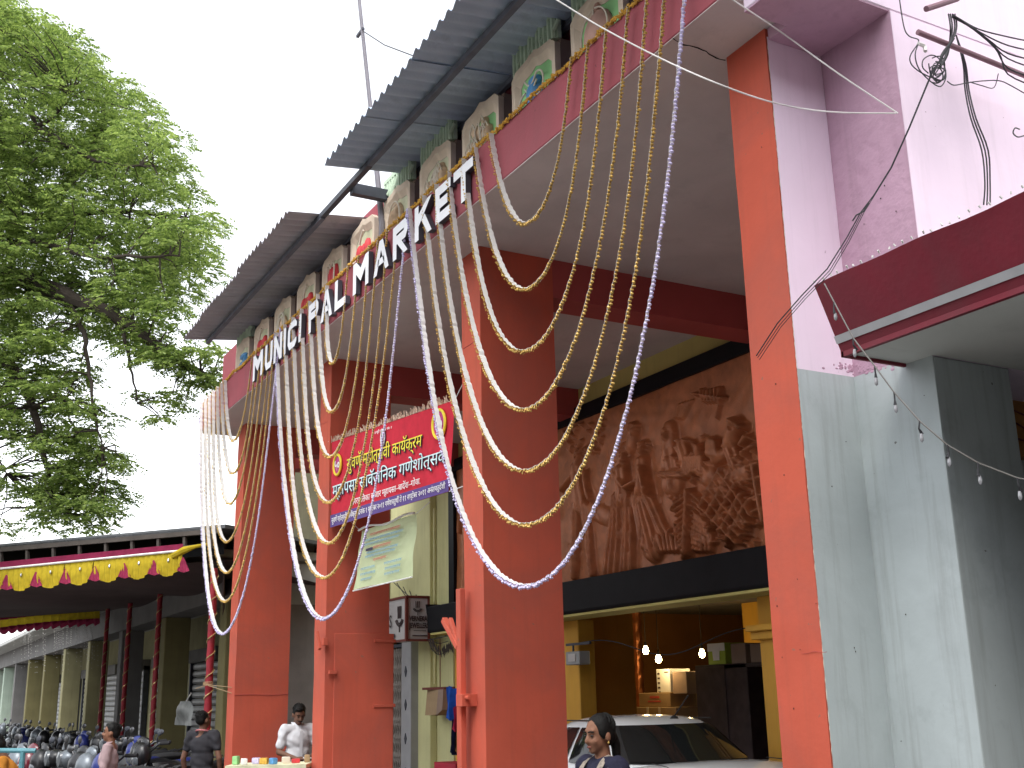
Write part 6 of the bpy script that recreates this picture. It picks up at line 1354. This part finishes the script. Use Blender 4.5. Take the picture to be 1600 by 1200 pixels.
def man_extra(T, xf, hxf):
    collar(T, xf, hxf); b = MB(); t = MB(); t.ell((0, .097, 1.528), .028, .008, .007, 10, 6); b.add([hxf(v) for v in t.v], t.f); b.build('moustache', m_hair, T)
    b = MB(); b.add([xf(p) for p in ((-.02, .128, 1.37), (.02, .128, 1.37), (.02, .13, 1.0), (-.02, .13, 1.0))], [(0, 1, 2, 3)]); b.build('placket', m_wshirt, T)
    b = MB(); t = MB(); t.box(-.03, .05, .30, .40, 1.045, 1.06); b.add([xf(v) for v in t.v], t.f); b.build('notepad', m_paper, T)
mp_ = at(466, 1106, 14.0)
person('man in a white short-sleeved shirt looking down at his hands between two pillars', mp_.x, mp_.y, -Fh*.85+Rh*.55, 1.66, m_skin2, m_wshirt, m_ttrous,
       [((-.25, .04, 1.12), (-.08, .26, 1.05), (.0, .33, 1.05)), ((.25, .02, 1.12), (.10, .26, 1.04), (.03, .34, 1.04))], head=(-.1, .42), sleeve=.72, extras=man_extra)
dp_ = at(319, 1114, 14.0)
def tee_extra(T, xf, hxf):
    b = MB(); b.tube([xf((.085*math.cos(a), -.02+.075*math.sin(a), 1.437-.02*math.sin(a))) for a in np.linspace(0, 2*math.pi, 18, endpoint=False)], .010, 6, closed=True); b.build('neckband', M('pink_neckband', (.45, .16, .17), .8), T, smooth=True)
person('man in a charcoal T-shirt standing with his back to us by the red pole', dp_.x, dp_.y, Fh*.95+Rh*.25, 1.60, m_skin2, m_tee, m_ttrous,
       [((-.26, -.02, 1.10), (-.25, .05, .86), (-.25, .07, .76)), ((.26, -.02, 1.10), (.25, .05, .86), (.25, .07, .76))], head=(-.3, -.1), sleeve=.55, hair='cropped', extras=tee_extra)
bp_ = at(174, 1130, 12.6)
person('boy in a pinkish shirt in profile beside the motorbikes', bp_.x, bp_.y, -Rh*.97-Fh*.15, 1.50, m_skin, m_bshirt, m_khaki,
       [((-.23, .02, 1.12), (-.16, .26, 1.10), (-.12, .35, 1.11)), ((.23, -.02, 1.10), (.17, .22, 1.05), (.13, .31, 1.07))], head=(0, -.08), sleeve=.8, extras=lambda T, xf, hxf: collar(T, xf, hxf, m_bshirt))
op_ = at(52, 1168, 11.4)
person('stooping person in an orange top behind the teal cart', op_.x-.1, op_.y, -Rh*.9-Fh*.3, 1.48, m_skin2, m_orsh, m_ttrous,
       [((-.24, .10, 1.12), (-.20, .34, 1.02), (-.2, .42, .98)), ((.24, .08, 1.10), (.2, .32, 1.0), (.18, .4, .96))], head=(0, .1), lean=.45, sleeve=.8)

# cart, stall, rope
TC = thing('hand_cart', 'teal-painted tubular hand cart at the lower left corner', 'cart', at(30, 1190, 10.8)); m_teal = M('teal_paint', (.10, .26, .30), .5, .2, 8)
c0, c1 = at(-60, 1172, 10.8), at(56, 1173, 10.8); b = MB(); b.tube([c0, c1], .022, 8); b.build('handle_bar', m_teal, TC, smooth=True)
for px in (-50, 36):
    q = at(px, 1174, 10.8); b = MB(); b.tube([q, (q.x, q.y, .35)], .025, 8); b.build('upright', m_teal, TC, smooth=True)
q0, q1 = at(-60, 1174, 10.8), at(36, 1174, 10.8)
MB().obox(((q0.x+q1.x)/2+.0, (q0.y+q1.y)/2, .62), Rh*.40, Fh*.5, (0, 0, .03)).build('tray', m_teal, TC)
for sx in (-.35, .35):
    c = Vector(((q0.x+q1.x)/2, (q0.y+q1.y)/2, .28))+Rh*sx; b = MB(); b.tube([c+Fh*(.25*math.cos(a))+Vector((0, 0, .25*math.sin(a))) for a in np.linspace(0, 6.283, 20, endpoint=False)], .03, 8, closed=True); b.bar(c-Fh*.25, c+Fh*.25, .03, .03); b.bar(c-Vector((0, 0, .25)), c+Vector((0, 0, .34)), .03, .03); b.build('wheel', m_rubber, TC, smooth=True)
# vendor's table
q0, q1 = at(362, 1193, 12.4), at(486, 1193, 12.4); ctr = (q0+q1)/2; hw = (q1-q0).length/2
VT = thing('vendor_table', 'vendor table with a pale cloth at the foot of the far pillars', 'table', (ctr.x, ctr.y, 0)); zt_ = ctr.z
MB().obox((ctr.x, ctr.y, zt_-.02), Rh*hw, Fh*.3, (0, 0, .02)).build('top', m_picpale, VT)
for sx in (-1, 1):
    for sy in (-1, 1): b = MB(); c = Vector((ctr.x, ctr.y, 0))+Rh*(hw-.04)*sx+Fh*.26*sy; b.box(c.x-.02, c.x+.02, c.y-.02, c.y+.02, 0, zt_-.04); b.build('leg', m_carton, VT)
packs = [('green', m_picgreen), ('white', m_paper), ('lilac', m_lilac), ('orange', m_marigold), ('blue', m_jug), ('cream', m_outline), ('red', m_red), ('brown', m_carton)]
for k, (nm, mt) in enumerate(packs):
    c = Vector((ctr.x, ctr.y, zt_))+Rh*(-hw+.06+(2*hw-.12)*k/7)+Fh*random.uniform(-.2, .1); b = MB(); hgt = random.uniform(.02, .045); yaw_ = random.uniform(0, 3); ax = Vector((math.cos(yaw_), math.sin(yaw_), 0)); P = []
    b.obox(c+Vector((0, 0, hgt+.001)), ax*.045, Vector((-ax.y, ax.x, 0))*.03, (0, 0, hgt)); o = b.build('packet', mt, bevel=.012, seg=2, smooth=True); tag(o, f'small {nm} packet lying on the vendor table', 'packet', 'packets on the vendor table')
RPp = thing('tied_rope', 'thin pale rope tied round the red pole and the far pillar', 'rope', at(325, 1073, 15.8))
b = MB(); b.tube([at(306, 1076, 16.1), at(325, 1070, 16.0), at(362, 1074, 15.4)], .005, 5); b.tube([at(325, 1071, 16.0), at(362, 1083, 15.4)], .005, 5); b.build('rope', m_carton, RPp)
b = MB(); pz = at(325, 1071, 16.2); b.tube([(pz.x+.07*math.cos(a), pz.y+.07*math.sin(a), pz.z+.008*a/3) for a in np.linspace(0, 18, 50)], .006, 5); b.build('knot', m_carton, RPp)
